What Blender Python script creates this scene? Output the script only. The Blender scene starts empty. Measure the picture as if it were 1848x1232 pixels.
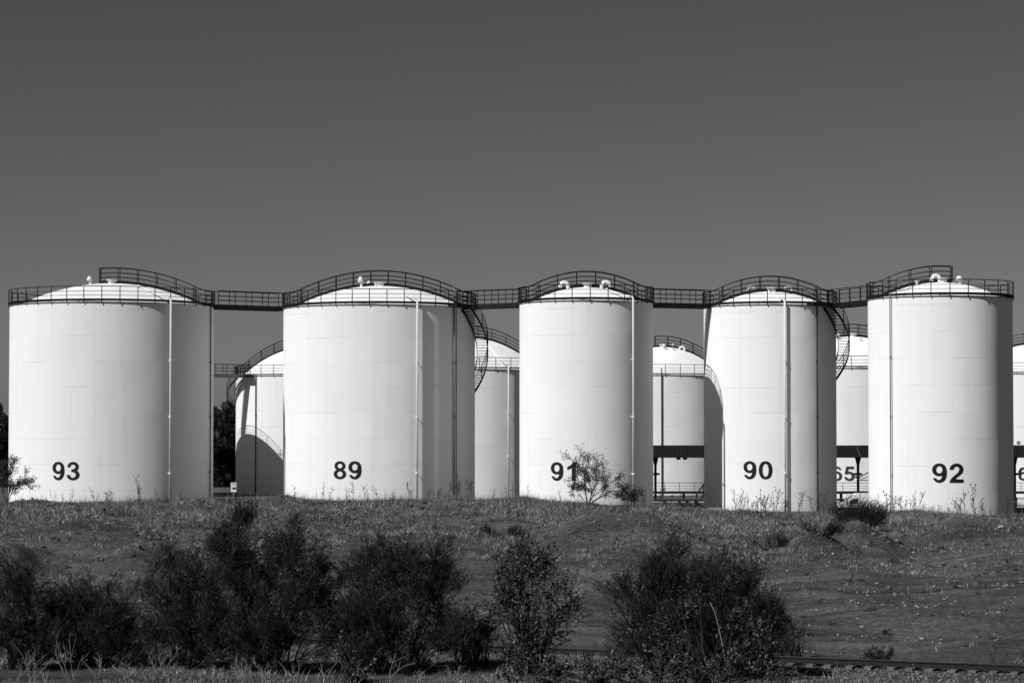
import bpy, math, random
import numpy as np
from mathutils import Vector

# ---------------------------------------------------------------- camera, light, exposure
FPX = 4400.0            # focal length in pixels of a 1848 wide picture
CAMZ = 6.1
HORY = 775.0            # picture row of the horizon
S = bpy.context.scene
COL = S.collection
cam_d = bpy.data.cameras.new("camera")
cam_d.sensor_width = 36.0
cam_d.lens = FPX / 1848.0 * 36.0
cam_d.clip_end = 12000
cam = bpy.data.objects.new("camera", cam_d)
COL.objects.link(cam)
cam.location = (0, 0, CAMZ)
PITCH = math.atan((HORY - 616.0) / FPX)
cam.rotation_euler = (math.pi / 2 + PITCH, 0, 0)
S.camera = cam

SUN_AZ = math.radians(48.5)      # sun stands this far to the left, behind the camera
SUN_EL = math.radians(44.0)
ldir = Vector((math.sin(SUN_AZ) * math.cos(SUN_EL), math.cos(SUN_AZ) * math.cos(SUN_EL), -math.sin(SUN_EL)))
sun_d = bpy.data.lights.new("sun", 'SUN')
sun_d.energy = 4.8
sun_d.angle = math.radians(0.5)
sun_d.color = (1, 1, 1)
sun = bpy.data.objects.new("sun", sun_d)
COL.objects.link(sun)
sun.rotation_euler = ldir.to_track_quat('-Z', 'Y').to_euler()
sun.location = (-60, -40, 80)

W = bpy.data.worlds.new("World")
S.world = W
W.use_nodes = True
wn = W.node_tree
wn.nodes.clear()
out = wn.nodes.new('ShaderNodeOutputWorld')
bg = wn.nodes.new('ShaderNodeBackground')
sky = wn.nodes.new('ShaderNodeTexSky')
sky.sky_type = 'NISHITA'
sky.sun_disc = False
sky.sun_elevation = SUN_EL
sky.sun_rotation = math.atan2(-ldir.x, -ldir.y)
sky.altitude = 0
sky.air_density = 1.0
sky.dust_density = 0.6
sky.ozone_density = 1.0
sep = wn.nodes.new('ShaderNodeSeparateColor')
gam = wn.nodes.new('ShaderNodeMath'); gam.operation = 'POWER'; gam.inputs[1].default_value = 1.2
comb = wn.nodes.new('ShaderNodeCombineColor')
wn.links.new(sky.outputs[0], sep.inputs[0])
wn.links.new(sep.outputs[0], gam.inputs[0])      # red-filtered black-and-white sky
for k in range(3):
    wn.links.new(gam.outputs[0], comb.inputs[k])
wn.links.new(comb.outputs[0], bg.inputs[0])
bg.inputs[1].default_value = 0.0209
wn.links.new(bg.outputs[0], out.inputs[0])
S.view_settings.view_transform = 'Standard'
S.view_settings.look = 'None'
S.view_settings.exposure = 0.0
S.view_settings.gamma = 1.0
S.view_settings.use_curve_mapping = False

rng = np.random.default_rng(7)
random.seed(7)
R_ = random.Random(11)


# ---------------------------------------------------------------- helpers
class MB:
    def __init__(self):
        self.v = []; self.f = []; self.m = []; self.uv = None

    def add(self, verts, faces, mat=0):
        o = len(self.v)
        self.v.extend([tuple(p) for p in verts])
        for q in faces:
            self.f.append(tuple(i + o for i in q)); self.m.append(mat)

    def box(self, c, s, rz=0.0, mat=0):
        hx, hy, hz = s[0] / 2, s[1] / 2, s[2] / 2
        cs, sn = math.cos(rz), math.sin(rz)
        vs = []
        for z in (-hz, hz):
            for x, y in ((-hx, -hy), (hx, -hy), (hx, hy), (-hx, hy)):
                vs.append((c[0] + x * cs - y * sn, c[1] + x * sn + y * cs, c[2] + z))
        self.add(vs, [(3, 2, 1, 0), (4, 5, 6, 7), (0, 1, 5, 4), (1, 2, 6, 5), (2, 3, 7, 6), (3, 0, 4, 7)], mat)

    def tube(self, pts, r, n=6, closed=False, mat=0):
        P = [Vector(p) for p in pts]
        N = len(P)
        rr = r if hasattr(r, '__len__') else [r] * N
        rings = []
        for i in range(N):
            if closed:
                t = P[(i + 1) % N] - P[i - 1]
            else:
                t = P[min(i + 1, N - 1)] - P[max(i - 1, 0)]
            if t.length < 1e-9: t = Vector((0, 0, 1))
            t.normalize()
            up = Vector((0, 0, 1)) if abs(t.z) < 0.9 else Vector((1, 0, 0))
            a = t.cross(up).normalized(); b = a.cross(t).normalized()
            rings.append([P[i] + (a * math.cos(2 * math.pi * k / n) + b * math.sin(2 * math.pi * k / n)) * rr[i] for k in range(n)])
        vs = [q for ring in rings for q in ring]
        fs = []
        M = N if closed else N - 1
        for i in range(M):
            j = (i + 1) % N
            for k in range(n):
                l = (k + 1) % n
                fs.append((i * n + k, i * n + l, j * n + l, j * n + k))
        if not closed:
            fs.append(tuple(range(n))[::-1]); fs.append(tuple((N - 1) * n + k for k in range(n)))
        self.add(vs, fs, mat)

    def lathe(self, prof, n=96, c=(0, 0, 0), mat=0, cap=False):
        vs = []
        for r, z in prof:
            for k in range(n):
                a = 2 * math.pi * k / n
                vs.append((c[0] + r * math.cos(a), c[1] + r * math.sin(a), c[2] + z))
        fs = []
        for i in range(len(prof) - 1):
            for k in range(n):
                l = (k + 1) % n
                fs.append((i * n + k, i * n + l, (i + 1) * n + l, (i + 1) * n + k))
        if cap:
            fs.append(tuple((len(prof) - 1) * n + k for k in range(n)))
        self.add(vs, fs, mat)

    def prism(self, outline, y0, y1, mat=0):
        """outline in (x, z), extruded along y"""
        n = len(outline)
        vs = [(x, y0, z) for x, z in outline] + [(x, y1, z) for x, z in outline]
        fs = [tuple(range(n)), tuple(range(2 * n - 1, n - 1, -1))]
        for i in range(n):
            j = (i + 1) % n
            fs.append((i, i + n, j + n, j))
        self.add(vs, fs, mat)

    def build(self, name, mats, parent=None, smooth=False):
        if not isinstance(mats, (list, tuple)): mats = [mats]
        me = bpy.data.meshes.new(name)
        me.from_pydata(self.v, [], self.f)
        for m in mats: me.materials.append(m)
        if len(mats) > 1:
            me.polygons.foreach_set('material_index', self.m)
        if smooth:
            me.polygons.foreach_set('use_smooth', [True] * len(self.f))
        me.update()
        o = bpy.data.objects.new(name, me)
        COL.objects.link(o)
        if parent is not None: o.parent = parent
        return o


def np_mesh(name, V, T, mats, matidx=None, parent=None, smooth=False):
    """triangles / quads from numpy arrays"""
    me = bpy.data.meshes.new(name)
    k = T.shape[1]
    me.vertices.add(len(V)); me.vertices.foreach_set('co', V.astype(np.float32).ravel())
    me.loops.add(T.size); me.loops.foreach_set('vertex_index', T.astype(np.int32).ravel())
    me.polygons.add(len(T))
    me.polygons.foreach_set('loop_start', np.arange(0, T.size, k, dtype=np.int32))
    if not isinstance(mats, (list, tuple)): mats = [mats]
    for m in mats: me.materials.append(m)
    if matidx is not None: me.polygons.foreach_set('material_index', matidx.astype(np.int32))
    if smooth: me.polygons.foreach_set('use_smooth', np.ones(len(T), bool))
    me.update(calc_edges=True); me.validate()
    o = bpy.data.objects.new(name, me)
    COL.objects.link(o)
    if parent is not None: o.parent = parent
    return o


def tag(o, label=None, cat=None, group=None, kind=None):
    if label: o['label'] = label
    if cat: o['category'] = cat
    if group: o['group'] = group
    if kind: o['kind'] = kind
    return o


def thing(name, loc, label, cat, group=None, rz=0.0):
    o = bpy.data.objects.new(name, None)
    o.empty_display_size = 0.5
    COL.objects.link(o)
    o.location = loc; o.rotation_euler = (0, 0, rz)
    return tag(o, label, cat, group)


def at(px, D):
    return (px - 924.0) / FPX * D


def zat(py, D):
    return CAMZ - (py - HORY) / FPX * D


# ---------------------------------------------------------------- materials
def mat_new(name):
    m = bpy.data.materials.new(name); m.use_nodes = True
    nt = m.node_tree
    return m, nt, nt.nodes['Principled BSDF']


def mat_noise(name, a, b, scale=5.0, rough=0.7, bump=0.0, bscale=40.0, spec=0.3, metal=0.0, diff_rough=0.0):
    m, nt, p = mat_new(name)
    tc = nt.nodes.new('ShaderNodeTexCoord')
    n = nt.nodes.new('ShaderNodeTexNoise'); n.inputs['Scale'].default_value = scale; n.inputs['Detail'].default_value = 5
    r = nt.nodes.new('ShaderNodeValToRGB')
    r.color_ramp.elements[0].color = (a, a, a, 1); r.color_ramp.elements[1].color = (b, b, b, 1)
    r.color_ramp.elements[0].position = 0.3; r.color_ramp.elements[1].position = 0.7
    nt.links.new(tc.outputs['Object'], n.inputs['Vector'])
    nt.links.new(n.outputs['Fac'], r.inputs[0]); nt.links.new(r.outputs[0], p.inputs['Base Color'])
    p.inputs['Roughness'].default_value = rough
    p.inputs['Specular IOR Level'].default_value = spec
    p.inputs['Metallic'].default_value = metal
    p.inputs['Diffuse Roughness'].default_value = diff_rough
    if bump > 0:
        n2 = nt.nodes.new('ShaderNodeTexNoise'); n2.inputs['Scale'].default_value = bscale; n2.inputs['Detail'].default_value = 4
        bp = nt.nodes.new('ShaderNodeBump'); bp.inputs['Distance'].default_value = bump
        nt.links.new(tc.outputs['Object'], n2.inputs['Vector'])
        nt.links.new(n2.outputs['Fac'], bp.inputs['Height']); nt.links.new(bp.outputs[0], p.inputs['Normal'])
    return m


def mat_shell(name, seed, R):
    """white tank paint over welded plate courses: each 2 m course is buckled a little differently"""
    m, nt, p = mat_new(name)
    L = nt.links.new
    tc = nt.nodes.new('ShaderNodeTexCoord')
    sx = nt.nodes.new('ShaderNodeSeparateXYZ'); L(tc.outputs['Object'], sx.inputs[0])

    def math_(op, a, b=None, c=None):
        n = nt.nodes.new('ShaderNodeMath'); n.operation = op
        for i, q in enumerate((a, b, c)):
            if q is None: continue
            if isinstance(q, (int, float)): n.inputs[i].default_value = q
            else: L(q, n.inputs[i])
        return n.outputs[0]
    ang = math_('ARCTAN2', sx.outputs[0], sx.outputs[1])
    u = math_('MULTIPLY', ang, R)
    course = math_('FLOOR', math_('DIVIDE', sx.outputs[2], 2.0))
    fr = math_('FRACT', math_('DIVIDE', sx.outputs[2], 2.0))
    # plates: 6 m long, joints staggered per course
    stag = math_('MULTIPLY', math_('FRACT', math_('MULTIPLY', course, 0.381)), 6.0)
    pl = math_('DIVIDE', math_('ADD', u, stag), 6.0)
    plid = math_('FLOOR', pl); pfr = math_('FRACT', pl)
    cv = nt.nodes.new('ShaderNodeCombineXYZ')
    L(math_('MULTIPLY', u, 0.22), cv.inputs[0]); L(math_('MULTIPLY', course, 7.3), cv.inputs[1])
    L(math_('ADD', math_('MULTIPLY', fr, 0.2), seed * 3.1), cv.inputs[2])
    nz = nt.nodes.new('ShaderNodeTexNoise'); nz.inputs['Scale'].default_value = 1.0; nz.inputs['Detail'].default_value = 0.8
    L(cv.outputs[0], nz.inputs['Vector'])
    # seams
    s1 = math_('LESS_THAN', fr, 0.022)
    s2 = math_('LESS_THAN', pfr, 0.006)
    seam = math_('MAXIMUM', s1, s2)
    # fine vertical streaks of dirt and weathering
    cv2 = nt.nodes.new('ShaderNodeCombineXYZ')
    L(math_('MULTIPLY', u, 2.2), cv2.inputs[0]); L(math_('MULTIPLY', sx.outputs[2], 0.07), cv2.inputs[1]); cv2.inputs[2].default_value = seed
    ns = nt.nodes.new('ShaderNodeTexNoise'); ns.inputs['Scale'].default_value = 1.0; ns.inputs['Detail'].default_value = 6
    L(cv2.outputs[0], ns.inputs['Vector'])
    wn_ = nt.nodes.new('ShaderNodeTexWhiteNoise')
    cw = nt.nodes.new('ShaderNodeCombineXYZ'); L(plid, cw.inputs[0]); L(course, cw.inputs[1]); cw.inputs[2].default_value = seed
    L(cw.outputs[0], wn_.inputs['Vector'])
    c0 = math_('ADD', 0.83, math_('MULTIPLY', math_('SUBTRACT', wn_.outputs['Value'], 0.5), 0.016))
    c1 = math_('SUBTRACT', c0, math_('MULTIPLY', math_('MAXIMUM', math_('SUBTRACT', ns.outputs['Fac'], 0.5), 0.0), 0.18))
    c2 = math_('SUBTRACT', c1, math_('MULTIPLY', seam, 0.006))
    cc = nt.nodes.new('ShaderNodeCombineColor')
    for k in range(3): L(c2, cc.inputs[k])
    L(cc.outputs[0], p.inputs['Base Color'])
    h = math_('MULTIPLY', nz.outputs['Fac'], 0.13)
    bp = nt.nodes.new('ShaderNodeBump'); bp.inputs['Distance'].default_value = 1.0; bp.inputs['Strength'].default_value = 1.0
    L(h, bp.inputs['Height']); L(bp.outputs[0], p.inputs['Normal'])
    p.inputs['Roughness'].default_value = 0.5
    p.inputs['Specular IOR Level'].default_value = 0.15
    p.inputs['Diffuse Roughness'].default_value = 0.5
    return m


def mat_ground():
    m, nt, p = mat_new("dry_soil")
    L = nt.links.new
    tc = nt.nodes.new('ShaderNodeTexCoord')
    mp = nt.nodes.new('ShaderNodeMapping'); L(tc.outputs['Object'], mp.inputs[0])
    n1 = nt.nodes.new('ShaderNodeTexNoise'); n1.inputs['Scale'].default_value = 0.18; n1.inputs['Detail'].default_value = 6; n1.inputs['Roughness'].default_value = 0.65
    n2 = nt.nodes.new('ShaderNodeTexNoise'); n2.inputs['Scale'].default_value = 3.5; n2.inputs['Detail'].default_value = 8; n2.inputs['Roughness'].default_value = 0.75
    n3 = nt.nodes.new('ShaderNodeTexNoise'); n3.inputs['Scale'].default_value = 13.0; n3.inputs['Detail'].default_value = 6; n3.inputs['Roughness'].default_value = 0.8
    for n in (n1, n2, n3): L(mp.outputs[0], n.inputs['Vector'])
    r1 = nt.nodes.new('ShaderNodeValToRGB')
    r1.color_ramp.elements[0].position = 0.35; r1.color_ramp.elements[1].position = 0.68
    r1.color_ramp.elements[0].color = (0.11, 0.11, 0.11, 1); r1.color_ramp.elements[1].color = (0.22, 0.22, 0.22, 1)
    L(n1.outputs['Fac'], r1.inputs[0])
    r2 = nt.nodes.new('ShaderNodeValToRGB')
    r2.color_ramp.elements[0].position = 0.35; r2.color_ramp.elements[1].position = 0.70
    r2.color_ramp.elements[0].color = (0.35, 0.35, 0.35, 1); r2.color_ramp.elements[1].color = (1.35, 1.35, 1.35, 1)
    L(n2.outputs['Fac'], r2.inputs[0])
    mx = nt.nodes.new('ShaderNodeMix'); mx.data_type = 'RGBA'; mx.blend_type = 'MULTIPLY'; mx.inputs[0].default_value = 1.0
    L(r1.outputs[0], mx.inputs[6]); L(r2.outputs[0], mx.inputs[7])
    mp2 = nt.nodes.new('ShaderNodeMapping'); mp2.inputs['Scale'].default_value = (0.07, 0.55, 0.3); L(tc.outputs['Object'], mp2.inputs[0])
    n4 = nt.nodes.new('ShaderNodeTexNoise'); n4.inputs['Scale'].default_value = 1.0; n4.inputs['Detail'].default_value = 7; n4.inputs['Roughness'].default_value = 0.55
    L(mp2.outputs[0], n4.inputs['Vector'])
    n5 = nt.nodes.new('ShaderNodeTexNoise'); n5.inputs['Scale'].default_value = 11.0; n5.inputs['Detail'].default_value = 3; n5.inputs['Roughness'].default_value = 0.9
    L(mp.outputs[0], n5.inputs['Vector'])
    r4 = nt.nodes.new('ShaderNodeValToRGB')
    r4.color_ramp.elements[0].position = 0.36; r4.color_ramp.elements[1].position = 0.66
    r4.color_ramp.elements[0].color = (0.6, 0.6, 0.6, 1); r4.color_ramp.elements[1].color = (1.35, 1.35, 1.35, 1)
    L(n4.outputs['Fac'], r4.inputs[0])
    r5 = nt.nodes.new('ShaderNodeValToRGB')
    r5.color_ramp.elements[0].position = 0.36; r5.color_ramp.elements[1].position = 0.64
    r5.color_ramp.elements[0].color = (0.55, 0.55, 0.55, 1); r5.color_ramp.elements[1].color = (1.4, 1.4, 1.4, 1)
    L(n5.outputs['Fac'], r5.inputs[0])
    mxb = nt.nodes.new('ShaderNodeMix'); mxb.data_type = 'RGBA'; mxb.blend_type = 'MULTIPLY'; mxb.inputs[0].default_value = 1.0
    L(mx.outputs[2], mxb.inputs[6]); L(r4.outputs[0], mxb.inputs[7])
    mxc = nt.nodes.new('ShaderNodeMix'); mxc.data_type = 'RGBA'; mxc.blend_type = 'MULTIPLY'; mxc.inputs[0].default_value = 1.0
    L(mxb.outputs[2], mxc.inputs[6]); L(r5.outputs[0], mxc.inputs[7])
    L(mxc.outputs[2], p.inputs['Base Color'])
    p.inputs['Roughness'].default_value = 0.95
    p.inputs['Specular IOR Level'].default_value = 0.1
    b1 = nt.nodes.new('ShaderNodeBump'); b1.inputs['Distance'].default_value = 0.24; L(n2.outputs['Fac'], b1.inputs['Height'])
    b2 = nt.nodes.new('ShaderNodeBump'); b2.inputs['Distance'].default_value = 0.16; L(n3.outputs['Fac'], b2.inputs['Height'])
    L(b1.outputs[0], b2.inputs['Normal']); L(b2.outputs[0], p.inputs['Normal'])
    return m


M_STEEL = mat_noise("black_painted_steel", 0.006, 0.012, 3.0, 0.6, spec=0.2)
M_GREYSTEEL = mat_noise("grey_painted_steel", 0.16, 0.24, 3.0, 0.5)
M_WHITEPIPE = mat_noise("white_pipe_paint", 0.74, 0.82, 2.0, 0.4, diff_rough=0.6)
M_GREYPIPE = mat_noise("grey_pipe_paint", 0.10, 0.16, 2.0, 0.5)
M_ROOF = mat_noise("white_roof_paint", 0.74, 0.82, 0.6, 0.5, diff_rough=0.8)
M_DIGIT = mat_noise("black_number_paint", 0.009, 0.014, 3.0, 0.6, spec=0.2)
M_SOIL = mat_ground()
M_TAM = [mat_noise("tamarisk_dark", 0.012, 0.020, 6.0, 0.9, spec=0.1), mat_noise("tamarisk_mid", 0.026, 0.044, 6.0, 0.9, spec=0.1),
         mat_noise("tamarisk_light", 0.05, 0.08, 6.0, 0.9, spec=0.1)]
M_LEAF = [mat_noise("leaf_dark", 0.015, 0.03, 6.0, 0.7), mat_noise("leaf_mid", 0.03, 0.06, 6.0, 0.6), mat_noise("leaf_light", 0.08, 0.13, 6.0, 0.55)]
M_WOOD = mat_noise("dark_bark", 0.015, 0.035, 20.0, 0.9, 0.01, 60)
M_PALEWOOD = mat_noise("pale_dead_stem", 0.16, 0.28, 20.0, 0.9)
M_GRASS = [mat_noise("dry_grass_dark", 0.05, 0.10, 1.0, 0.9, spec=0.1), mat_noise("dry_grass_mid", 0.16, 0.26, 1.0, 0.9, spec=0.1),
           mat_noise("dry_grass_pale", 0.30, 0.46, 1.0, 0.9, spec=0.1)]
M_WEED = mat_noise("dry_weed_stem", 0.025, 0.06, 9.0, 0.9, spec=0.1)
M_STONE = mat_noise("pale_stone", 0.16, 0.34, 6.0, 0.9, 0.02, 20)
M_BALLAST = [mat_noise("ballast_dark", 0.07, 0.12, 9.0, 0.9, 0.01, 30), mat_noise("ballast_pale", 0.12, 0.22, 9.0, 0.9, 0.01, 30)]
M_RAIL = mat_noise("rusty_rail", 0.008, 0.016, 12.0, 0.7, 0.003, 60)
M_RAILHEAD = mat_noise("worn_rail_head", 0.05, 0.09, 12.0, 0.4)
M_CONC = mat_noise("weathered_concrete", 0.08, 0.14, 8.0, 0.9, 0.01, 40)
M_GLASS = mat_noise("dark_glass", 0.02, 0.03, 2.0, 0.1, spec=0.5)
M_TYRE = mat_noise("tyre_rubber", 0.012, 0.02, 20.0, 0.85)
M_CAR = mat_noise("white_vehicle_paint", 0.74, 0.8, 1.0, 0.3)
M_DARKCAR = mat_noise("dark_vehicle_paint", 0.03, 0.05, 1.0, 0.3)
M_CANOPY = mat_noise("dark_corrugated_sheet", 0.012, 0.02, 4.0, 0.6)


# ---------------------------------------------------------------- terrain
def hash2(ix, iy, seed):
    h = (ix.astype(np.int64) * 374761393 + iy.astype(np.int64) * 668265263 + seed * 982451653) & 0x7fffffff
    h = ((h ^ (h >> 13)) * 1274126177) & 0x7fffffff
    h = h ^ (h >> 16)
    return (h & 0xffff) / 65535.0


def vnoise(x, y, seed=0):
    x = np.asarray(x, float); y = np.asarray(y, float)
    ix = np.floor(x); iy = np.floor(y)
    fx = x - ix; fy = y - iy
    fx = fx * fx * (3 - 2 * fx); fy = fy * fy * (3 - 2 * fy)
    a = hash2(ix, iy, seed); b = hash2(ix + 1, iy, seed); c = hash2(ix, iy + 1, seed); d = hash2(ix + 1, iy + 1, seed)
    return (a * (1 - fx) + b * fx) * (1 - fy) + (c * (1 - fx) + d * fx) * fy - 0.5


CREST_D = 171.0
CREST = [(-400, 900), (0, 899), (30, 897), (60, 893), (110, 899), (200, 902), (300, 898), (380, 893), (440, 894), (480, 893), (512, 890), (555, 899),
         (640, 901), (720, 898), (780, 897), (822, 892), (862, 898), (905, 897), (950, 892), (1000, 901), (1100, 907), (1180, 909),
         (1260, 915), (1300, 919), (1343, 915), (1385, 920), (1460, 921), (1520, 925), (1580, 924), (1610, 919), (1650, 917), (1700, 926), (1760, 929),
         (1848, 922), (2300, 925)]
CX = np.array([at(p[0], CREST_D) for p in CREST]); CZ = np.array([zat(p[1] + (9 if 370 < p[0] < 490 else 5.5), CREST_D) for p in CREST])


def sstep(a, b, x):
    t = np.clip((x - a) / (b - a), 0, 1)
    return t * t * (3 - 2 * t)


RAIL_P = (8.5, 74.2); RAIL_SL = -0.42


def rail_y(x):
    return RAIL_P[1] + (x - RAIL_P[0]) * RAIL_SL


MOUNDS = []   # x, y, rx, ry, h


def gz_base(X, Y):
    X = np.asarray(X, float); Y = np.asarray(Y, float)
    zc = np.interp(X, CX, CZ)
    zcs = (np.interp(X - 4, CX, CZ) + np.interp(X + 4, CX, CZ) + np.interp(X - 8, CX, CZ) + np.interp(X + 8, CX, CZ)) / 4
    w = sstep(160, 171, Y)
    zc = zcs * (1 - w) + zc * w
    bank0 = 106 + 6 * vnoise(X / 9.0, X * 0, 3) * 2 + np.clip(X, -20, 20) * 0.1
    low = -1.0 + 0.3 * sstep(76, 108, Y)
    plat = zc - 0.55 * (1 - np.clip((Y - 122) / 49.0, 0, 1))
    b = sstep(bank0, bank0 + 15, Y)
    z = low * (1 - b) + plat * b
    back = -0.35 - 1.0 * sstep(203, 216, Y)
    wb = sstep(172, 177, Y)
    z = z * (1 - wb) + back * wb
    # camera side: the bank the photograph was taken from
    near = -1.0 + 5.3 * sstep(52, 4, Y)
    wn2 = sstep(75, 71, Y - (rail_y(X) - 74.2) * 0.6)
    z = z * (1 - wn2) + near * wn2
    return z


def gz(X, Y):
    X = np.asarray(X, float); Y = np.asarray(Y, float)
    z = gz_base(X, Y)
    for (mx, my, rx, ry, h) in MOUNDS:
        q = ((X - mx) / rx) ** 2 + ((Y - my) / ry) ** 2
        z = z + h * np.exp(-q * 1.2)
    amp = sstep(30, 60, Y) * (1 - sstep(171, 180, Y)) * (0.30 + 0.70 * sstep(1, 9, Y - rail_y(X)))
    crest_damp = 1 - 0.75 * np.exp(-((Y - 171) / 5.0) ** 2)
    n = 0.7 * vnoise(X / 5.0, Y / 6.5, 1) + 0.22 * vnoise(X / 1.9, Y / 2.9, 2) + 0.10 * vnoise(X / 0.85, Y / 1.1, 5) + 0.06 * vnoise(X / 0.5, Y / 0.5, 6)
    lump = np.zeros_like(z)
    for (mx, my, rx, ry, h) in MOUNDS:
        lump = np.maximum(lump, np.exp(-(((X - mx) / rx) ** 2 + ((Y - my) / ry) ** 2) * .8))
    z = z + .30 * lump * amp * (vnoise(X / 1.1, Y / 1.3, 8) + .6 * vnoise(X / .6, Y / .6, 9))
    z = z + amp * crest_damp * n * (1 - .6 * np.exp(-((Y - rail_y(X)) / 1.6) ** 2))
    return z


def ground_hit(px, py):
    """where the sight line through a picture point meets the ground"""
    for D in np.arange(58.0, 185.0, 0.25):
        if zat(py, D) <= float(gz(at(px, D), D)):
            return at(px, D), D
    return at(px, 171.0), 171.0


for (px, py, rpx, rpy_m, h) in [(25, 1020, 42, 3.0, 0.75), (235, 1022, 60, 3.0, 0.8), (140, 960, 80, 4, 0.5), (330, 955, 70, 4, 0.55),
                                (560, 955, 90, 5, 0.7), (430, 930, 60, 4, 0.4), (750, 950, 80, 4, 0.45), (1165, 965, 75, 4, 0.9), (1060, 945, 45, 3, 0.5), (1000, 990, 60, 3, 0.4),
                                (1470, 1000, 60, 5, 0.8), (1540, 985, 70, 5, 0.9), (1780, 985, 90, 6, 1.0), (1640, 1010, 30, 3, -0.5), (1700, 970, 40, 3, 0.5),
                                (1060, 1075, 40, 3, 0.6), (1380, 950, 60, 4, 0.45), (640, 915, 40, 3, 0.3), (880, 925, 50, 3, 0.3)]:
    x, y = ground_hit(px, py)
    MOUNDS.append((x, y, rpx * y / FPX, rpy_m, h * (1.45 if px > 1440 else (1.2 if py > 940 else 1.0))))

xs = np.concatenate([[-6000, -2500, -1000, -400, -200, -120, -80], np.arange(-56, 56.01, 0.32), [80, 120, 200, 400, 1000, 2500, 6000]])
ys = np.concatenate([[-300, -60, -10], np.arange(2, 58, 2.0), np.arange(58, 182, 0.32), np.arange(182, 230, 3.0), [260, 320, 500, 900, 2000, 5000, 9000]])
GX, GY = np.meshgrid(xs, ys)
GZ = gz(GX, GY)
V = np.stack([GX.ravel(), GY.ravel(), GZ.ravel()], 1)
nx, ny = len(xs), len(ys)
I = np.arange(nx * ny).reshape(ny, nx)
T = np.stack([I[:-1, :-1].ravel(), I[:-1, 1:].ravel(), I[1:, 1:].ravel(), I[1:, :-1].ravel()], 1)
ground = np_mesh("ground", V, T, M_SOIL, smooth=True)
tag(ground, kind='structure')


# ---------------------------------------------------------------- digits
def ell(x, y, cx, cy, rx, ry, p=2.0):
    q = (np.abs((x - cx) / rx) ** p + np.abs((y - cy) / ry) ** p) ** (1 / p)
    return (q - 1) * min(rx, ry)


def poly_sd(x, y, pts):
    d = np.full(x.shape, 1e9); ins = np.zeros(x.shape, bool)
    n = len(pts)
    for i in range(n):
        ax, ay = pts[i]; bx, by = pts[(i + 1) % n]
        ex, ey = bx - ax, by - ay
        t = np.clip(((x - ax) * ex + (y - ay) * ey) / (ex * ex + ey * ey), 0, 1)
        d = np.minimum(d, np.hypot(x - ax - t * ex, y - ay - t * ey))
        c = ((ay > y) != (by > y)) & (x < (bx - ax) * (y - ay) / (by - ay + 1e-12) + ax)
        ins ^= c
    return np.where(ins, -d, d)


def digit_f(ch, x, y):
    mn, mxm = np.minimum, np.maximum
    if ch == '0':
        return mxm(ell(x, y, .34, .5, .335, .5, 2.25), -ell(x, y, .34, .5, .145, .355, 2.2))
    if ch == '1':
        return poly_sd(x, y, [(.30, 0), (.50, 0), (.50, 1), (.345, 1), (.31, .91), (.22, .82), (.08, .75), (.08, .575), (.2, .625), (.30, .695)])
    if ch == '8':
        a = mxm(ell(x, y, .34, .735, .295, .265), -ell(x, y, .34, .735, .125, .125))
        b = mxm(ell(x, y, .34, .285, .335, .285), -ell(x, y, .34, .285, .145, .148))
        u = mn(a, b)
        return mxm(mxm(u, -ell(x, y, .34, .735, .125, .125)), -ell(x, y, .34, .285, .145, .148))
    if ch in '96':
        if ch == '6':
            x = .68 - x; y = 1 - y
        hole = ell(x, y, .33, .67, .135, .185, 2.1)
        bowl = mxm(ell(x, y, .33, .67, .325, .33, 2.1), -hole)
        ring = mxm(ell(x, y, .335, .5, .335, .5, 2.2), -ell(x, y, .30, .52, .17, .375, 2.2))
        reg = mn(mxm(.36 - x, y - .72), y - .245)
        tail = mxm(mxm(ring, reg), .035 - x)
        return mxm(mn(bowl, tail), -hole)
    if ch == '3':
        a = mxm(mxm(ell(x, y, .33, .73, .29, .27), -ell(x, y, .32, .73, .125, .125)), mn(.30 - x, .70 - y))
        b = mxm(mxm(ell(x, y, .33, .29, .33, .29), -ell(x, y, .32, .29, .145, .15)), mn(.30 - x, y - .29))
        c = poly_sd(x, y, [(.23, .46), (.40, .44), (.46, .52), (.40, .60), (.25, .60)])
        return mn(mn(a, b), c)
    if ch == '2':
        a = mxm(mxm(ell(x, y, .335, .69, .32, .31), -ell(x, y, .33, .685, .125, .155)), mn(mxm(.34 - x, .64 - y), .67 - y))
        b = poly_sd(x, y, [(.01, 0), (.02, .09), (.09, .235), (.26, .40), (.41, .54), (.455, .66), (.655, .68), (.62, .53), (.5, .395), (.37, .29), (.29, .18), (.66, .18), (.66, 0)])
        return mn(a, b)
    if ch == '5':
        a = mxm(mxm(ell(x, y, .34, .325, .33, .33), -ell(x, y, .32, .325, .15, .165)), mn(.24 - x, y - .27))
        b = poly_sd(x, y, [(.14, 1), (.62, 1), (.62, .82), (.285, .82), (.26, .66), (.30, .54), (.20, .45), (.045, .47)])
        return mn(a, b)


DW = 1.13


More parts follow.
